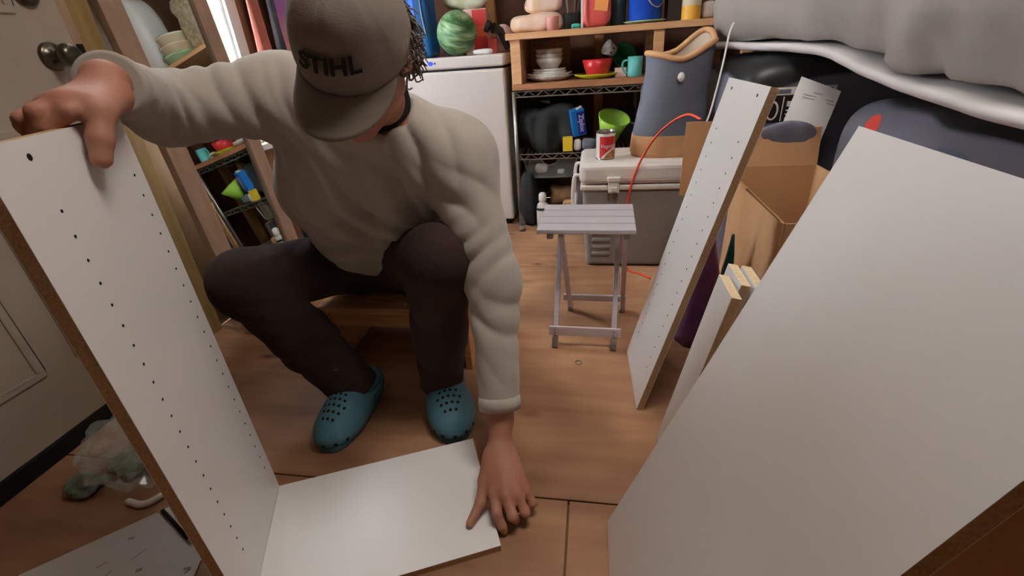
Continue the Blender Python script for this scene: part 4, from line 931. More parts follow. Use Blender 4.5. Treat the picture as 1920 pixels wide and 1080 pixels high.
# ================================================================== THE MAN
# signed distance modelling: round cones and ellipsoids blended into one surface, then polygonised
def V3(*a): return np.array(a, dtype=np.float32)
class Cone:
    def __init__(s, a, b, ra, rb, k=0.02, cut=None, sub=False):
        s.a, s.b, s.ra, s.rb, s.k, s.cut, s.sub = V3(*a), V3(*b), ra, rb, k, cut, sub
    def d(s, P):
        ab = s.b - s.a; L = max(float(ab @ ab), 1e-9); pa = P - s.a
        t_ = np.clip((pa @ ab) / L, 0, 1); q = pa - t_[:, None] * ab
        dd = np.sqrt((q * q).sum(1)) - (s.ra + (s.rb - s.ra) * t_)
        if s.cut == 'b':
            n = ab / math.sqrt(L); dd = np.maximum(dd, (P - s.b) @ n)
        return dd
    def bound(s): return (s.a + s.b) / 2, float(np.linalg.norm(s.b - s.a)) / 2 + max(s.ra, s.rb) + s.k
class Ell:
    def __init__(s, c, r, R=None, k=0.02, sub=False):
        s.c = V3(*c); s.r = V3(*r); s.R = np.array(R, dtype=np.float32) if R is not None else None; s.k = k; s.sub = sub
    def d(s, P):
        q = P - s.c
        if s.R is not None: q = q @ s.R
        u = q / s.r; l0 = np.sqrt((u * u).sum(1)); u2 = u / s.r; l1 = np.sqrt((u2 * u2).sum(1)) + 1e-9
        return np.where(l0 < 1e-4, -s.r.min(), l0 * (l0 - 1) / l1)
    def bound(s): return s.c, float(s.r.max()) + s.k

def polygonise(prims, res, disp=None):
    bs = [p.bound() for p in prims if not p.sub]
    lo = np.min([c - r for c, r in bs], 0) - 3 * res; hi = np.max([c + r for c, r in bs], 0) + 3 * res
    nx, ny, nz = [int(v) for v in np.ceil((hi - lo) / res)]
    Fd = np.full((nx, ny, nz), 1.0, dtype=np.float32); B = 24
    ax = [lo[i] + np.arange(n_, dtype=np.float32) * res for i, n_ in enumerate((nx, ny, nz))]
    allb = [p.bound() for p in prims]
    for i in range(0, nx, B):
        for j in range(0, ny, B):
            for k_ in range(0, nz, B):
                X, Y, Z = ax[0][i:i + B], ax[1][j:j + B], ax[2][k_:k_ + B]
                c = np.array([X.mean(), Y.mean(), Z.mean()]); R = 0.87 * B * res + 2 * res
                near = [p for p, (bc, br) in zip(prims, allb) if np.linalg.norm(bc - c) < br + R]
                near = [p for p in near if float(p.d(c[None].astype(np.float32))[0]) < R + p.k + 0.01]
                if not any(not p.sub for p in near): continue
                G = np.stack(np.meshgrid(X, Y, Z, indexing='ij'), -1).reshape(-1, 3).astype(np.float32)
                f = None
                for p in near:
                    e = p.d(G)
                    if f is None:
                        if p.sub: continue
                        f = e; continue
                    if p.sub:
                        h = np.clip(0.5 - 0.5 * (f + e) / p.k, 0, 1); f = f * (1 - h) - e * h + p.k * h * (1 - h)
                    else:
                        h = np.clip(0.5 + 0.5 * (e - f) / p.k, 0, 1); f = e * (1 - h) + f * h - p.k * h * (1 - h)
                if disp is not None: f = f - disp(G)
                Fd[i:i + B, j:j + B, k_:k_ + B] = f.reshape(len(X), len(Y), len(Z))
    s = Fd < 0
    cnt = np.zeros((nx - 1, ny - 1, nz - 1), np.uint8)
    offs = [(a, b, c) for a in (0, 1) for b in (0, 1) for c in (0, 1)]
    for a, b, c in offs: cnt += s[a:nx - 1 + a, b:ny - 1 + b, c:nz - 1 + c]
    I = np.argwhere((cnt > 0) & (cnt < 8)); ids = np.full(cnt.shape, -1, np.int32); ids[tuple(I.T)] = np.arange(len(I))
    val = {o: Fd[I[:, 0] + o[0], I[:, 1] + o[1], I[:, 2] + o[2]] for o in offs}
    acc = np.zeros((len(I), 3), np.float32); n = np.zeros(len(I), np.float32)
    for o in offs:
        for ax_ in range(3):
            if o[ax_]: continue
            q = list(o); q[ax_] = 1; q = tuple(q); v0, v1 = val[o], val[q]; m = (v0 < 0) != (v1 < 0)
            t_ = np.where(m, v0 / np.where(m, v0 - v1, 1), 0)
            pnt = np.array(o, np.float32)[None].repeat(len(I), 0); pnt[:, ax_] += t_
            acc[m] += pnt[m]; n[m] += 1
    Vt = lo + (I + acc / n[:, None]) * res
    faces = []
    for ax_ in range(3):
        u, v = [(1, 2), (2, 0), (0, 1)][ax_]
        sl0 = [slice(None)] * 3; sl1 = [slice(None)] * 3; sl0[ax_] = slice(0, -1); sl1[ax_] = slice(1, None)
        ch = s[tuple(sl0)] != s[tuple(sl1)]; E_ = np.argwhere(ch)
        E_ = E_[(E_[:, u] > 0) & (E_[:, v] > 0) & (E_[:, u] < Fd.shape[u] - 1) & (E_[:, v] < Fd.shape[v] - 1)]
        def at(du, dv):
            q = E_.copy(); q[:, u] -= du; q[:, v] -= dv; return ids[tuple(q.T)]
        quad = np.stack([at(1, 1), at(0, 1), at(0, 0), at(1, 0)], 1)
        ins = s[tuple(E_.T)]; quad[~ins] = quad[~ins][:, ::-1]; faces.append(quad)
    Fc = np.concatenate(faces); Fc = Fc[(Fc >= 0).all(1)]
    return Vt.astype(np.float32), Fc
def sdf_obj(name, prims, res, m, parent, org, disp=None, label=None, relax=2):
    Vt, Fc = polygonise(prims, res, disp)
    if relax:
        e = np.concatenate([Fc[:, [0, 1]], Fc[:, [1, 2]], Fc[:, [2, 3]], Fc[:, [3, 0]]])
        for it in range(relax):
            acc = np.zeros_like(Vt); cn_ = np.zeros(len(Vt), np.float32)
            np.add.at(acc, e[:, 0], Vt[e[:, 1]]); np.add.at(cn_, e[:, 0], 1); np.add.at(acc, e[:, 1], Vt[e[:, 0]]); np.add.at(cn_, e[:, 1], 1)
            Vt = Vt * 0.5 + 0.5 * acc / np.maximum(cn_, 1)[:, None]
    Vt = Vt - np.array(org, np.float32)
    me = bpy.data.meshes.new(name); me.vertices.add(len(Vt)); me.vertices.foreach_set('co', Vt.ravel())
    me.loops.add(len(Fc) * 4); me.loops.foreach_set('vertex_index', Fc.ravel().astype(np.int32))
    me.polygons.add(len(Fc)); me.polygons.foreach_set('loop_start', np.arange(0, len(Fc) * 4, 4, dtype=np.int32)); me.polygons.foreach_set('loop_total', np.full(len(Fc), 4, np.int32))
    me.update(calc_edges=True); me.validate()
    return mesh_obj(name, me, m, parent, True, label)

ORG = (-0.60, 1.28, 0.0)
man = thing('person', 'man in cap and oatmeal sweater seated low, holding two white boards', 'person', ORG)
J = dict(hipR=(-0.745, 1.27, 0.325), hipL=(-0.575, 1.27, 0.33), kneeR=(-0.868, 0.935, 0.410), ankR=(-0.655, 0.955, 0.062), kneeL=(-0.345, 0.925, 0.482), ankL=(-0.412, 0.99, 0.072),
         shR=(-0.685, 1.03, 0.835), elR=(-0.835, 0.86, 0.835), wrR=(-0.722, 0.655, 0.893), shL=(-0.305, 1.03, 0.685), elL=(-0.222, 0.93, 0.425), wrL=(-0.200, 0.785, 0.150),
         neck=(-0.465, 1.03, 0.795), chest=(-0.545, 1.09, 0.655), belly=(-0.625, 1.17, 0.475), pelvis=(-0.655, 1.28, 0.335))
J = {k_: Vector(v) for k_, v in J.items()}
def lp_(a, b, t_): return tuple(Vector(a).lerp(Vector(b), t_))

# --- head frame: local x = his right, y = face, z = crown
HC = Vector((-0.385, 0.805, 0.905))
HM = Matrix.Rotation(math.radians(172), 3, 'Z') @ Matrix.Rotation(math.radians(-40), 3, 'X') @ Matrix.Rotation(math.radians(-17), 3, 'Y')
def hd(x, y, z): return tuple(HC + HM @ Vector((x, y, z)))
HR = np.array(HM)

body = []
A = body.append
# core (under the clothes)
A(Cone(J['pelvis'], J['belly'], 0.085, 0.065, 0.05)); A(Cone(J['belly'], J['chest'], 0.065, 0.085, 0.05))
A(Cone(lp_(J['shR'], J['shL'], 0.12), lp_(J['shR'], J['shL'], 0.88), 0.065, 0.065, 0.05)); A(Cone(J['chest'], J['neck'], 0.085, 0.055, 0.05))
for s in 'RL':
    A(Cone(J['sh' + s], J['el' + s], 0.042, 0.034, 0.03)); A(Cone(J['el' + s], J['wr' + s], 0.036, 0.0265, 0.02))
    A(Cone(J['hip' + s], J['knee' + s], 0.065, 0.048, 0.03)); A(Cone(J['knee' + s], J['ank' + s], 0.047, 0.035, 0.02))
A(Cone(J['ankR'], (-0.672, 0.84, 0.045), 0.032, 0.028, 0.02)); A(Cone(J['ankL'], (-0.36, 0.885, 0.045), 0.032, 0.028, 0.02))
# head
A(Cone(J['neck'], hd(0, -0.03, -0.05), 0.056, 0.052, 0.03))
A(Ell(hd(0, -0.012, 0.035), (0.074, 0.094, 0.085), HR, 0.02)); A(Ell(hd(0, 0.025, -0.035), (0.060, 0.062, 0.075), HR, 0.03))
A(Cone(hd(0.05, 0.005, -0.05), hd(0.012, 0.07, -0.098), 0.022, 0.017, 0.025)); A(Cone(hd(-0.05, 0.005, -0.05), hd(-0.012, 0.07, -0.098), 0.022, 0.017, 0.025))
A(Ell(hd(0, 0.078, -0.096), (0.020, 0.016, 0.015), HR, 0.015))
A(Cone(hd(0, 0.086, 0.012), hd(0, 0.110, -0.030), 0.008, 0.0125, 0.012)); A(Ell(hd(0.013, 0.098, -0.034), (0.008, 0.009, 0.007), HR, 0.006)); A(Ell(hd(-0.013, 0.098, -0.034), (0.008, 0.009, 0.007), HR, 0.006))
A(Cone(hd(0.035, 0.074, 0.020), hd(-0.035, 0.074, 0.020), 0.010, 0.010, 0.014))
for s in (1, -1):
    A(Ell(hd(0.031 * s, 0.076, 0.0), (0.014, 0.010, 0.009), HR, 0.006)); A(Ell(hd(0.040 * s, 0.062, -0.030), (0.020, 0.018, 0.018), HR, 0.02))
A(Cone(hd(0.020, 0.085, -0.058), hd(-0.020, 0.085, -0.058), 0.006, 0.006, 0.006)); A(Cone(hd(0.018, 0.084, -0.069), hd(-0.018, 0.084, -0.069), 0.0065, 0.0065, 0.006))
A(Cone(hd(0.028, 0.092, -0.0635), hd(-0.028, 0.092, -0.0635), 0.002, 0.002, 0.004, sub=True))
for s in (1, -1):
    A(Ell(hd(0.077 * s, -0.012, -0.005), (0.010, 0.018, 0.031), HR, 0.008)); A(Ell(hd(0.086 * s, -0.006, -0.003), (0.006, 0.009, 0.017), HR, 0.005, sub=True))

# --- his right hand over the top of the upright panel: u along the panel to the viewer, n to its inner face, z up
PC = Vector((-0.687, 0.586, 0.836))
def pl(u, n, z): return tuple(PC + D2 * u + D1 * n + Vector((0, 0, z)))
k4 = 0.010
A(Cone(J['wrR'], pl(-0.055, -0.005, 0.042), 0.0265, 0.026, 0.02))
A(Cone(pl(-0.055, 0.006, 0.038), pl(0.026, 0.006, 0.032), 0.023, 0.0175, 0.015)); A(Cone(pl(-0.055, -0.010, 0.040), pl(0.032, -0.014, 0.036), 0.023, 0.0175, 0.015))
A(Cone(pl(-0.055, -0.022, 0.037), pl(0.024, -0.034, 0.033), 0.021, 0.0165, 0.015)); A(Cone(pl(-0.05, -0.030, 0.034), pl(0.008, -0.050, 0.027), 0.019, 0.0155, 0.015))
for chain in ([pl(0.026, 0.006, 0.032), pl(0.050, -0.002, 0.027), pl(0.058, -0.029, 0.008), pl(0.050, -0.0265, -0.022)],
              [pl(0.032, -0.014, 0.036), pl(0.056, -0.034, 0.030), pl(0.058, -0.046, -0.006), pl(0.050, -0.0268, -0.034)],
              [pl(0.024, -0.034, 0.033), pl(0.044, -0.058, 0.022), pl(0.042, -0.056, -0.018), pl(0.034, -0.0268, -0.038)],
              [pl(0.008, -0.050, 0.027), pl(0.026, -0.070, 0.014), pl(0.022, -0.060, -0.016), pl(0.014, -0.0268, -0.034)]):
    rr = [0.0125, 0.0108, 0.0095, 0.0085]
    if chain is not None:
        for i in range(3): A(Cone(chain[i], chain[i + 1], rr[i], rr[i + 1], 0.006))
A(Cone(pl(-0.045, 0.012, 0.036), pl(0.026, 0.021, 0.022), 0.022, 0.0180, 0.014)); A(Cone(pl(0.026, 0.021, 0.022), pl(0.048, 0.0175, -0.010), 0.0170, 0.0150, 0.008)); A(Cone(pl(0.048, 0.0175, -0.010), pl(0.058, 0.0135, -0.034), 0.0150, 0.0128, 0.006))
thumbR_tip = (pl(0.058, 0.0135, -0.034), pl(0.048, 0.0175, -0.010))

# --- his left hand pinching the edge of the floor board
W = J['wrL']
mcp = [Vector((-0.196, 0.655, 0.062)), Vector((-0.170, 0.647, 0.064)), Vector((-0.147, 0.655, 0.058)), Vector((-0.133, 0.675, 0.050))]
pc = [Vector((-0.205, 0.735, 0.098)), Vector((-0.196, 0.732, 0.100)), Vector((-0.186, 0.734, 0.098)), Vector((-0.178, 0.740, 0.094))]
A(Cone(W, (-0.196, 0.740, 0.100), 0.0270, 0.026, 0.02))
for i in range(4): A(Cone(pc[i], mcp[i], 0.0215 - 0.001 * i, 0.0155 - 0.0006 * i, 0.014))
tips = [[Vector((-0.186, 0.618, 0.046)), Vector((-0.174, 0.606, 0.022)), Vector((-0.170, 0.604, 0.011))],
        [Vector((-0.152, 0.616, 0.042)), Vector((-0.150, 0.628, 0.018)), Vector((-0.163, 0.645, 0.012))],
        [Vector((-0.128, 0.632, 0.036)), Vector((-0.133, 0.650, 0.017)), Vector((-0.150, 0.666, 0.012))],
        [Vector((-0.116, 0.660, 0.030)), Vector((-0.126, 0.676, 0.016)), Vector((-0.142, 0.688, 0.012))]]
for i in range(4):
    c_ = [mcp[i]] + tips[i]; rr = [0.0128, 0.0108, 0.0095, 0.0085]; f_ = (1, 1.02, 0.96, 0.86)[i]
    for q in range(3): A(Cone(c_[q], c_[q + 1], rr[q] * f_, rr[q + 1] * f_, 0.006))
th = [Vector((-0.214, 0.722, 0.090)), Vector((-0.221, 0.680, 0.064)), Vector((-0.225, 0.640, 0.042)), Vector((-0.241, 0.602, 0.0270))]
A(Cone(th[0], th[1], 0.020, 0.0165, 0.014)); A(Cone(th[1], th[2], 0.0150, 0.0122, 0.008)); A(Cone(th[2], th[3], 0.0122, 0.0088, 0.006))
sdf_obj('body', body, 0.0034, 'skin', man, ORG, relax=2)
# thumb nails
def nail(c, d_, up_, name='thumb_nail'):
    c, d_, up_ = Vector(c), Vector(d_).normalized(), Vector(up_).normalized(); s_ = d_.cross(up_).normalized(); up_ = s_.cross(d_)
    R = Matrix((d_, s_, up_)).transposed()
    mb = MB().lathe([(0.0085, 0), (0.008, 0.0012), (0.004, 0.0020), (0, 0.0022)], (0, 0, 0), 16)
    mb.v = [tuple(Vector(c) - Vector(ORG) + R @ Vector((v[0], v[1] * 0.75, v[2] - abs(v[1]) ** 2 * 40))) for v in mb.v]; mb.build(name, 'nail', man, smooth=True)
nail(Vector(th[3]) + Vector((0.001, 0.004, 0.0085)), th[3] - th[2], Vector((-0.2, -0.2, 1)))
nail(Vector(thumbR_tip[0]) + D1 * 0.0098 + Vector((0, 0, 0.002)), Vector(thumbR_tip[0]) - Vector(thumbR_tip[1]), D1)

# --- sweater
def wavepackets(packs):
    P_ = [(V3(*c), V3(*(Vector(n_).normalized())), 2 * math.pi / wl_, am, sg_) for (c, n_, wl_, am, sg_) in packs]
    def f(G):
        out = np.zeros(len(G), np.float32)
        for c, n_, kf, am, sg_ in P_:
            q = G - c; r2_ = (q * q).sum(1) / (sg_ * sg_); m = r2_ < 6
            if not m.any(): continue
            ph = (q[m] @ n_) * kf; wob = 1.3 * np.sin(q[m][:, 0] * 31 + c[1] * 9) + 1.1 * np.sin(q[m][:, 2] * 27 + c[0] * 7)
            out[m] += am * 1.75 * (np.abs(np.sin((ph + wob) * 0.5)) * 2 - 1.27) * np.exp(-r2_[m])
        return out
    return f
sw = []; A = sw.append
A(Cone((-0.735, 1.25, 0.40), (-0.700, 1.125, 0.60), 0.085, 0.110, 0.08)); A(Cone((-0.565, 1.23, 0.385), (-0.470, 1.10, 0.60), 0.090, 0.110, 0.09))
A(Cone((-0.665, 1.15, 0.440), (-0.600, 1.085, 0.62), 0.085, 0.10, 0.08))
A(Cone((-0.69, 1.11, 0.62), (-0.645, 1.055, 0.790), 0.105, 0.085, 0.07)); A(Cone((-0.455, 1.10, 0.60), (-0.345, 1.055, 0.675), 0.11, 0.085, 0.07))
A(Cone(J['shR'], J['shL'], 0.080, 0.080, 0.06)); A(Cone((-0.575, 1.06, 0.69), (-0.46, 1.05, 0.70), 0.105, 0.095, 0.06))
A(Cone(lp_(J['shR'], J['neck'], 0.5), J['neck'] - Vector((0, -0.01, 0.03)), 0.07, 0.066, 0.05)); A(Cone(J['neck'] - Vector((0, -0.01, 0.03)), J['shL'], 0.068, 0.07, 0.05))
# back
A(Cone((-0.66, 1.30, 0.36), (-0.55, 1.17, 0.68), 0.11, 0.11, 0.08))
A(Cone(J['shR'], J['elR'], 0.082, 0.066, 0.05)); A(Cone(J['elR'], lp_(J['elR'], J['wrR'], 0.93), 0.066, 0.044, 0.03, cut='b'))
A(Cone(J['shL'], J['elL'], 0.079, 0.062, 0.05)); A(Cone(J['elL'], lp_(J['elL'], J['wrL'], 0.93), 0.060, 0.0445, 0.03, cut='b'))
A(Cone(lp_(J['elL'], J['wrL'], 0.80), lp_(J['elL'], J['wrL'], 1.1), 0.034, 0.034, 0.004, sub=True))
# neck opening
nd = (Vector(hd(0, -0.03, -0.05)) - J['neck']).normalized()
A(Cone(tuple(J['neck'] + nd * 0.02), tuple(J['neck'] + nd * 0.20), 0.066, 0.085, 0.02, sub=True))
folds = wavepackets([
    ((-0.76, 0.94, 0.84), (0.8, 0.6, 0.1), 0.042, 0.0055, 0.075), ((-0.80, 0.80, 0.85), (0.5, 0.8, 0.2), 0.036, 0.0045, 0.06), ((-0.74, 0.70, 0.88), (0.5, -0.8, 0), 0.028, 0.003, 0.05),
    ((-0.69, 1.0, 0.80), (0.9, 0.2, 0.3), 0.05, 0.006, 0.08),
    ((-0.30, 0.98, 0.60), (0.7, 0.2, 0.6), 0.055, 0.006, 0.07), ((-0.26, 0.94, 0.48), (-0.5, 0.2, 0.8), 0.050, 0.005, 0.065), ((-0.215, 0.88, 0.34), (0.6, 0.3, 0.7), 0.07, 0.004, 0.07), ((-0.205, 0.84, 0.24), (0.8, 0.3, 0.4), 0.05, 0.0025, 0.05),
    ((-0.36, 0.99, 0.70), (0.9, 0.1, 0.3), 0.055, 0.006, 0.08), ((-0.43, 1.0, 0.66), (0.95, 0, 0.3), 0.06, 0.006, 0.08),
    ((-0.52, 0.97, 0.60), (0.75, 0, 0.65), 0.085, 0.009, 0.11), ((-0.44, 1.02, 0.52), (0.5, 0, 0.9), 0.06, 0.008, 0.08), ((-0.62, 1.02, 0.60), (0.9, 0, 0.25), 0.09, 0.006, 0.12), ((-0.64, 1.06, 0.46), (0.2, 0, 1.0), 0.07, 0.006, 0.10)])
sweater = sdf_obj('sweater', sw, 0.0052, 'sweater', man, ORG, folds, relax=1)
# cuffs and collar as knitted bands
def ring_band(name, c, axis, r, w_, m, rough=0.0, e=1.0):
    R = Vector(axis).normalized().to_track_quat('Z', 'Y').to_matrix()
    MB().lathe([(r - 0.006, -w_ / 2), (r, -w_ / 2), (r + 0.0015, 0), (r, w_ / 2), (r - 0.006, w_ / 2)], Vector(c) - Vector(ORG), 40, R).build(name, m, man, smooth=True)
ring_band('cuff', lp_(J['elR'], J['wrR'], 0.86), J['wrR'] - J['elR'], 0.0475, 0.045, 'sweater')
ring_band('cuff', lp_(J['elL'], J['wrL'], 0.885), J['wrL'] - J['elL'], 0.0475, 0.030, 'sweater')
ring_band('undershirt_collar', tuple(J['neck'] + nd * 0.045), nd, 0.066, 0.040, 'undershirt')

# --- trousers
tr = []; A = tr.append
A(Cone((-0.745, 1.28, 0.335), (-0.575, 1.28, 0.335), 0.112, 0.112, 0.05))
A(Cone(J['hipR'], J['kneeR'], 0.098, 0.084, 0.05)); A(Cone(J['kneeR'], lp_(J['kneeR'], J['ankR'], 0.55), 0.084, 0.072, 0.03)); A(Cone(lp_(J['kneeR'], J['ankR'], 0.5), lp_(J['kneeR'], J['ankR'], 1.02), 0.074, 0.066, 0.03, cut='b'))
A(Cone(J['hipL'], J['kneeL'], 0.100, 0.080, 0.05)); A(Cone(J['kneeL'], lp_(J['kneeL'], J['ankL'], 0.55), 0.080, 0.066, 0.03)); A(Cone(lp_(J['kneeL'], J['ankL'], 0.5), lp_(J['kneeL'], J['ankL'], 1.0), 0.066, 0.060, 0.03, cut='b'))
A(Cone((-0.745, 1.30, 0.10), (-0.575, 1.30, 0.10), 0.122, 0.122, 0.006, sub=True))
tfold = wavepackets([((-0.42, 0.93, 0.36), (0.8, 0, 0.6), 0.055, 0.004, 0.06), ((-0.41, 0.98, 0.17), (0.5, 0, 0.8), 0.06, 0.005, 0.06), ((-0.74, 0.93, 0.22), (-0.2, 0.3, 0.9), 0.06, 0.005, 0.08), ((-0.70, 1.05, 0.38), (1, 0.2, 0.2), 0.07, 0.006, 0.10), ((-0.86, 0.95, 0.36), (0.3, 0.4, 0.8), 0.06, 0.005, 0.08)])
sdf_obj('trousers', tr, 0.0055, 'trousers', man, ORG, tfold, relax=1)

# --- clogs
def clog(toe, heel, side):
    toe, heel = Vector(toe), Vector(heel); y = (toe - heel); L = y.length; y.normalize(); z = Vector((0, 0, 1)); x = y.cross(z)
    T = lambda a, b, c: tuple(heel + x * a + y * b + z * c)
    R = np.array(Matrix((x, y, z)).transposed())
    P_ = [Cone(T(0, 0.040, 0.040), T(0, 0.15, 0.042), 0.038, 0.042, 0.03), Ell(T(0, L - 0.105, 0.040), (0.061, 0.105, 0.050), R, 0.03), Ell(T(0.003 * side, L - 0.075, 0.030), (0.060, 0.077, 0.038), R, 0.02),
          Ell(T(0, 0.16, 0.060), (0.044, 0.065, 0.042), R, 0.03), Ell(T(0, 0.055, 0.050), (0.042, 0.060, 0.055), R, 0.02)]
    P_.append(Cone(T(0, 0.06, 0.10), T(0, 0.10, 0.125), 0.034, 0.036, 0.012, sub=True))
    P_.append(Ell(T(0, L / 2, -0.047), (0.3, 0.6, 0.05), R, 0.006, sub=True))
    c_ = sdf_obj('clog', P_, 0.0034, 'clog', man, ORG, relax=2, label='teal foam clog')
    S = [Cone(T(0, 0.045, 0.006), T(0, 0.14, 0.006), 0.037, 0.042, 0.02), Ell(T(0, L - 0.085, 0.006), (0.0585, 0.087, 0.012), R, 0.02), Ell(T(0, L - 0.085, 0.006), (0.0585, 0.087, 0.012), R, 0.02)]
    mb = MB(); n_ = 44; vs = []
    for zz_ in (0.001, 0.016):
        for i in range(n_):
            q = 2 * math.pi * i / n_; cy = math.sin(q); t_ = (cy + 1) / 2
            w_ = 0.044 + 0.020 * t_ * t_
            vs.append(Vector(T(w_ * math.copysign(abs(math.cos(q)) ** 0.8, math.cos(q)), L / 2 + (L / 2 + 0.001) * math.copysign(abs(cy) ** 0.85, cy), zz_)) - Vector(ORG))
    mb.add(vs, [tuple(reversed(range(n_))), tuple(range(n_, 2 * n_))] + [(i, (i + 1) % n_, n_ + (i + 1) % n_, n_ + i) for i in range(n_)])
    mb.build('sole', 'clogsole', c_, bevel=0.003)
    # vent holes laid on the upper
    me = c_.data; bv = BVHTree.FromPolygons([v.co.copy() for v in me.vertices], [tuple(p.vertices) for p in me.polygons]); hm_ = MB()
    spots = [(a * 0.0145 + (0.007 if j % 2 else 0), L - 0.108 + j * 0.0175, 0.0042) for j, cols in enumerate(((-1, 0, 1), (-2, -1, 0, 1), (-2, -1, 0, 1, 2), (-2, -1, 0, 1), (-1, 0, 1))) for a in cols]
    def disc(org, dr, r):
        h = bv.ray_cast(Vector(org) - Vector(ORG), Vector(dr).normalized())
        if h[0] is None: return
        Q = h[1].to_track_quat('Z', 'Y').to_matrix(); hm_.lathe([(r, -0.001), (r, 0.0004), (0, 0.0006)], h[0], 10, Q)
    for (a, b, r) in spots: disc(T(a, b, 0.2), -z, r)
    for q in (-0.9, -0.45, 0.0, 0.45, 0.9):
        dr = y * math.cos(q) + x * math.sin(q); disc(Vector(T(0, L - 0.07, 0.027)) + dr * 0.2, -dr, 0.0055)
    hm_.build('vent_holes', 'hole', c_, kind='stuff')
    st_ = MB().tube(spline([T(0.046, 0.125, 0.055), T(0.047, 0.05, 0.062), T(0, -0.004, 0.066), T(-0.047, 0.05, 0.062), T(-0.046, 0.125, 0.055)], 8), 0.006, 8)
    st_.v = [tuple(Vector(v) - Vector(ORG)) for v in st_.v]; st_.build('heel_strap', 'clog', c_, smooth=True)
clog((-0.668, 0.775, 0.0), (-0.640, 1.045, 0.0), 1)
clog((-0.338, 0.838, 0.0), (-0.440, 1.090, 0.0), -1)

# --- cap
CC = (0, -0.004, 0.030)
RXc, RYc, RZc = 0.090, 0.108, 0.104
def cap_pt(th_, ph, off=0.0):
    # th_ 0 = front; structured front panel stands up straighter
    fr = max(0.0, math.cos(th_))
    rz = RZc * (1 + 0.06 * fr); c = math.cos(ph) ** (0.80 - 0.18 * fr)
    return Vector((math.sin(th_) * c * (RXc + off), math.cos(th_) * c * (RYc + off) + CC[1], CC[2] + math.sin(ph) * (rz + off)))
cp_vs = []; cp_fs = []; NT, NP = 72, 22
for j in range(NP + 1):
    for i in range(NT):
        th_ = 2 * math.pi * i / NT; ph = (math.pi / 2) * j / NP
        seam = -0.0012 * math.exp(-((((th_ / (math.pi / 3)) % 1) - 0.5) ** 2 - 0.25 + 0.25) * 0) * (1 if min((th_ % (math.pi / 3)), math.pi / 3 - (th_ % (math.pi / 3))) < 0.03 else 0)
        v = cap_pt(th_, ph, seam)
        v += Vector((0, 0, 1)) * 0 + (v.normalized()) * 0.0016 * noise.noise(v * 28)
        if j == 0: v.z -= 0.012
        cp_vs.append(v)
for j in range(NP):
    for i in range(NT):
        cp_fs.append((j * NT + i, (j + 1) * NT + i, (j + 1) * NT + (i + 1) % NT, j * NT + (i + 1) % NT))
def hloc(vs): return [HC + HM @ Vector(v) - Vector(ORG) for v in vs]
cap = MB().add(hloc(cp_vs), cp_fs); bm_fix(cap); cap = cap.build('cap', 'capmat', man, smooth=True, label='grey-brown baseball cap with black lettering')
sol = cap.modifiers.new('thickness', 'SOLIDIFY'); sol.thickness = 0.0025; sol.offset = -1
# brim
bv_ = []; bf = []; NB, NR = 36, 10; span = math.radians(64)
for side in (0, 1):
    for j in range(NR + 1):
        for i in range(NB + 1):
            th_ = -span + 2 * span * i / NB; t_ = j / NR
            base = cap_pt(th_, 0.0); ext = 0.070 * (math.cos(th_ * (math.pi / 2) / span) ** 0.55)
            v = base + Vector((math.sin(th_) * 0.14 * ext, ext, 0)) * t_
            v.z = CC[2] - 0.008 - 0.30 * ext * t_ - 2.6 * v.x * v.x * (0.4 + 0.6 * t_) - side * 0.0035
            if j == 0: v.y -= 0.004
            bv_.append(v)
W_ = NB + 1; S = W_ * (NR + 1)
for j in range(NR):
    for i in range(NB):
        q = j * W_ + i; bf.append((q, q + 1, q + W_ + 1, q + W_)); bf.append((S + q, S + q + W_, S + q + W_ + 1, S + q + 1))
rim = [i for i in range(W_)] + [j * W_ + NB for j in range(1, NR + 1)] + [NR * W_ + i for i in range(NB - 1, -1, -1)] + [j * W_ for j in range(NR - 1, 0, -1)]
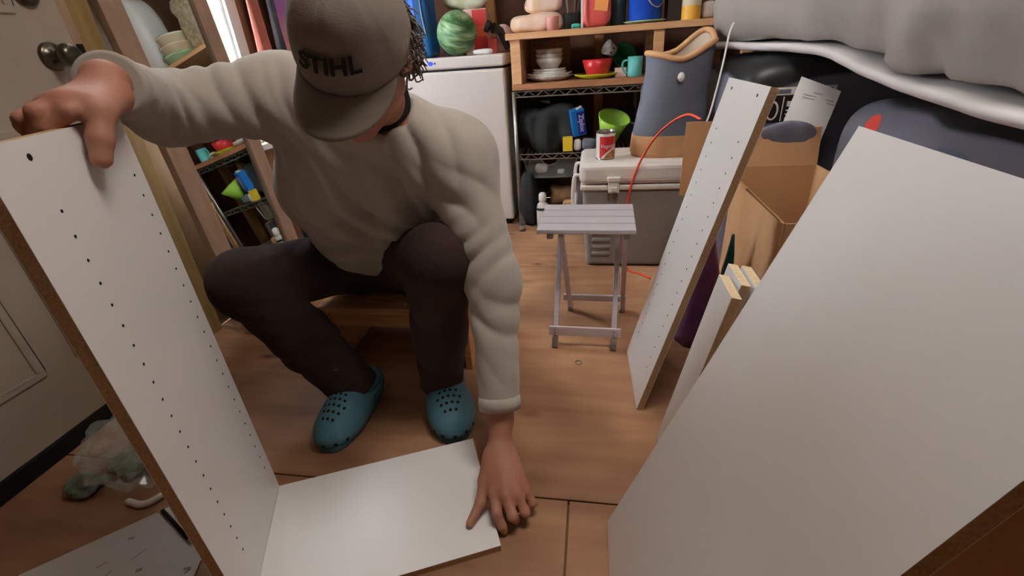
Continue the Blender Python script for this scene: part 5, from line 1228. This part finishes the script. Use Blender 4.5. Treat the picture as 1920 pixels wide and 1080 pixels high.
for i in range(len(rim)):
    a, b2 = rim[i], rim[(i + 1) % len(rim)]; bf.append((a, S + a, S + b2, b2))
mb = MB().add(hloc(bv_), bf); bm_fix(mb); mb.build('brim', 'capmat', cap, smooth=True, label='curved brim')
MB().lathe([(0.008, 0), (0.007, 0.004), (0, 0.006)], hloc([(0, CC[1], CC[2] + RZc)])[0], 16, HM).build('button', 'capmat', cap, smooth=True)
vs, fs = text_geo('STIHL', 0.033, 0.0008, 0.12, 0.0011, 1.04)
tv = []
for v in vs:
    ph0 = math.radians(22) + v.y / 0.100; th_ = -0.07 - v.x / 0.086      # letters run towards his left
    tv.append(cap_pt(th_, ph0, 0.0052 + v.z))
MB().add(hloc(tv), fs).build('lettering', 'ink', cap, label='black lettering STIHL')

# --- hair: short curls at the sides and nape
random.seed(3)
hm2 = MB()
for i in range(620):
    q = random.uniform(math.radians(75), math.radians(285)); zz_ = random.uniform(-0.055, 0.036)
    if -0.02 < zz_ < 0.02 and (abs(q - math.pi / 2) < 0.22 or abs(q - 3 * math.pi / 2) < 0.22) : continue
    if zz_ < -0.03 and (q < math.radians(110) or q > math.radians(250)): continue
    rr_ = 1.0 - 0.10 * max(0, -zz_ / 0.055)
    base = Vector((math.sin(q) * 0.076 * rr_, math.cos(q) * 0.094 * rr_ - 0.012, zz_))
    nrm = Vector((math.sin(q), math.cos(q), -0.35)).normalized(); tg = nrm.orthogonal().normalized(); bt_ = nrm.cross(tg)
    cr = random.uniform(0.004, 0.009); ph = random.uniform(0, 6.28); ln = random.uniform(0.014, 0.038); tw = random.uniform(1.0, 1.8)
    pts = []
    for s_ in range(9):
        t_ = s_ / 8; w_ = ph + t_ * tw * 2 * math.pi
        pts.append(base + nrm * (ln * t_ - 0.002) + (tg * math.cos(w_) + bt_ * math.sin(w_)) * cr * min(1, t_ * 2) - Vector((0, 0, 1)) * 0.012 * t_)
    hm2.tube(hloc(pts), [0.0024 * (1 - 0.5 * s_ / 8) for s_ in range(9)], 4)
hm2.build('hair', 'hair', man, smooth=True, kind='stuff')
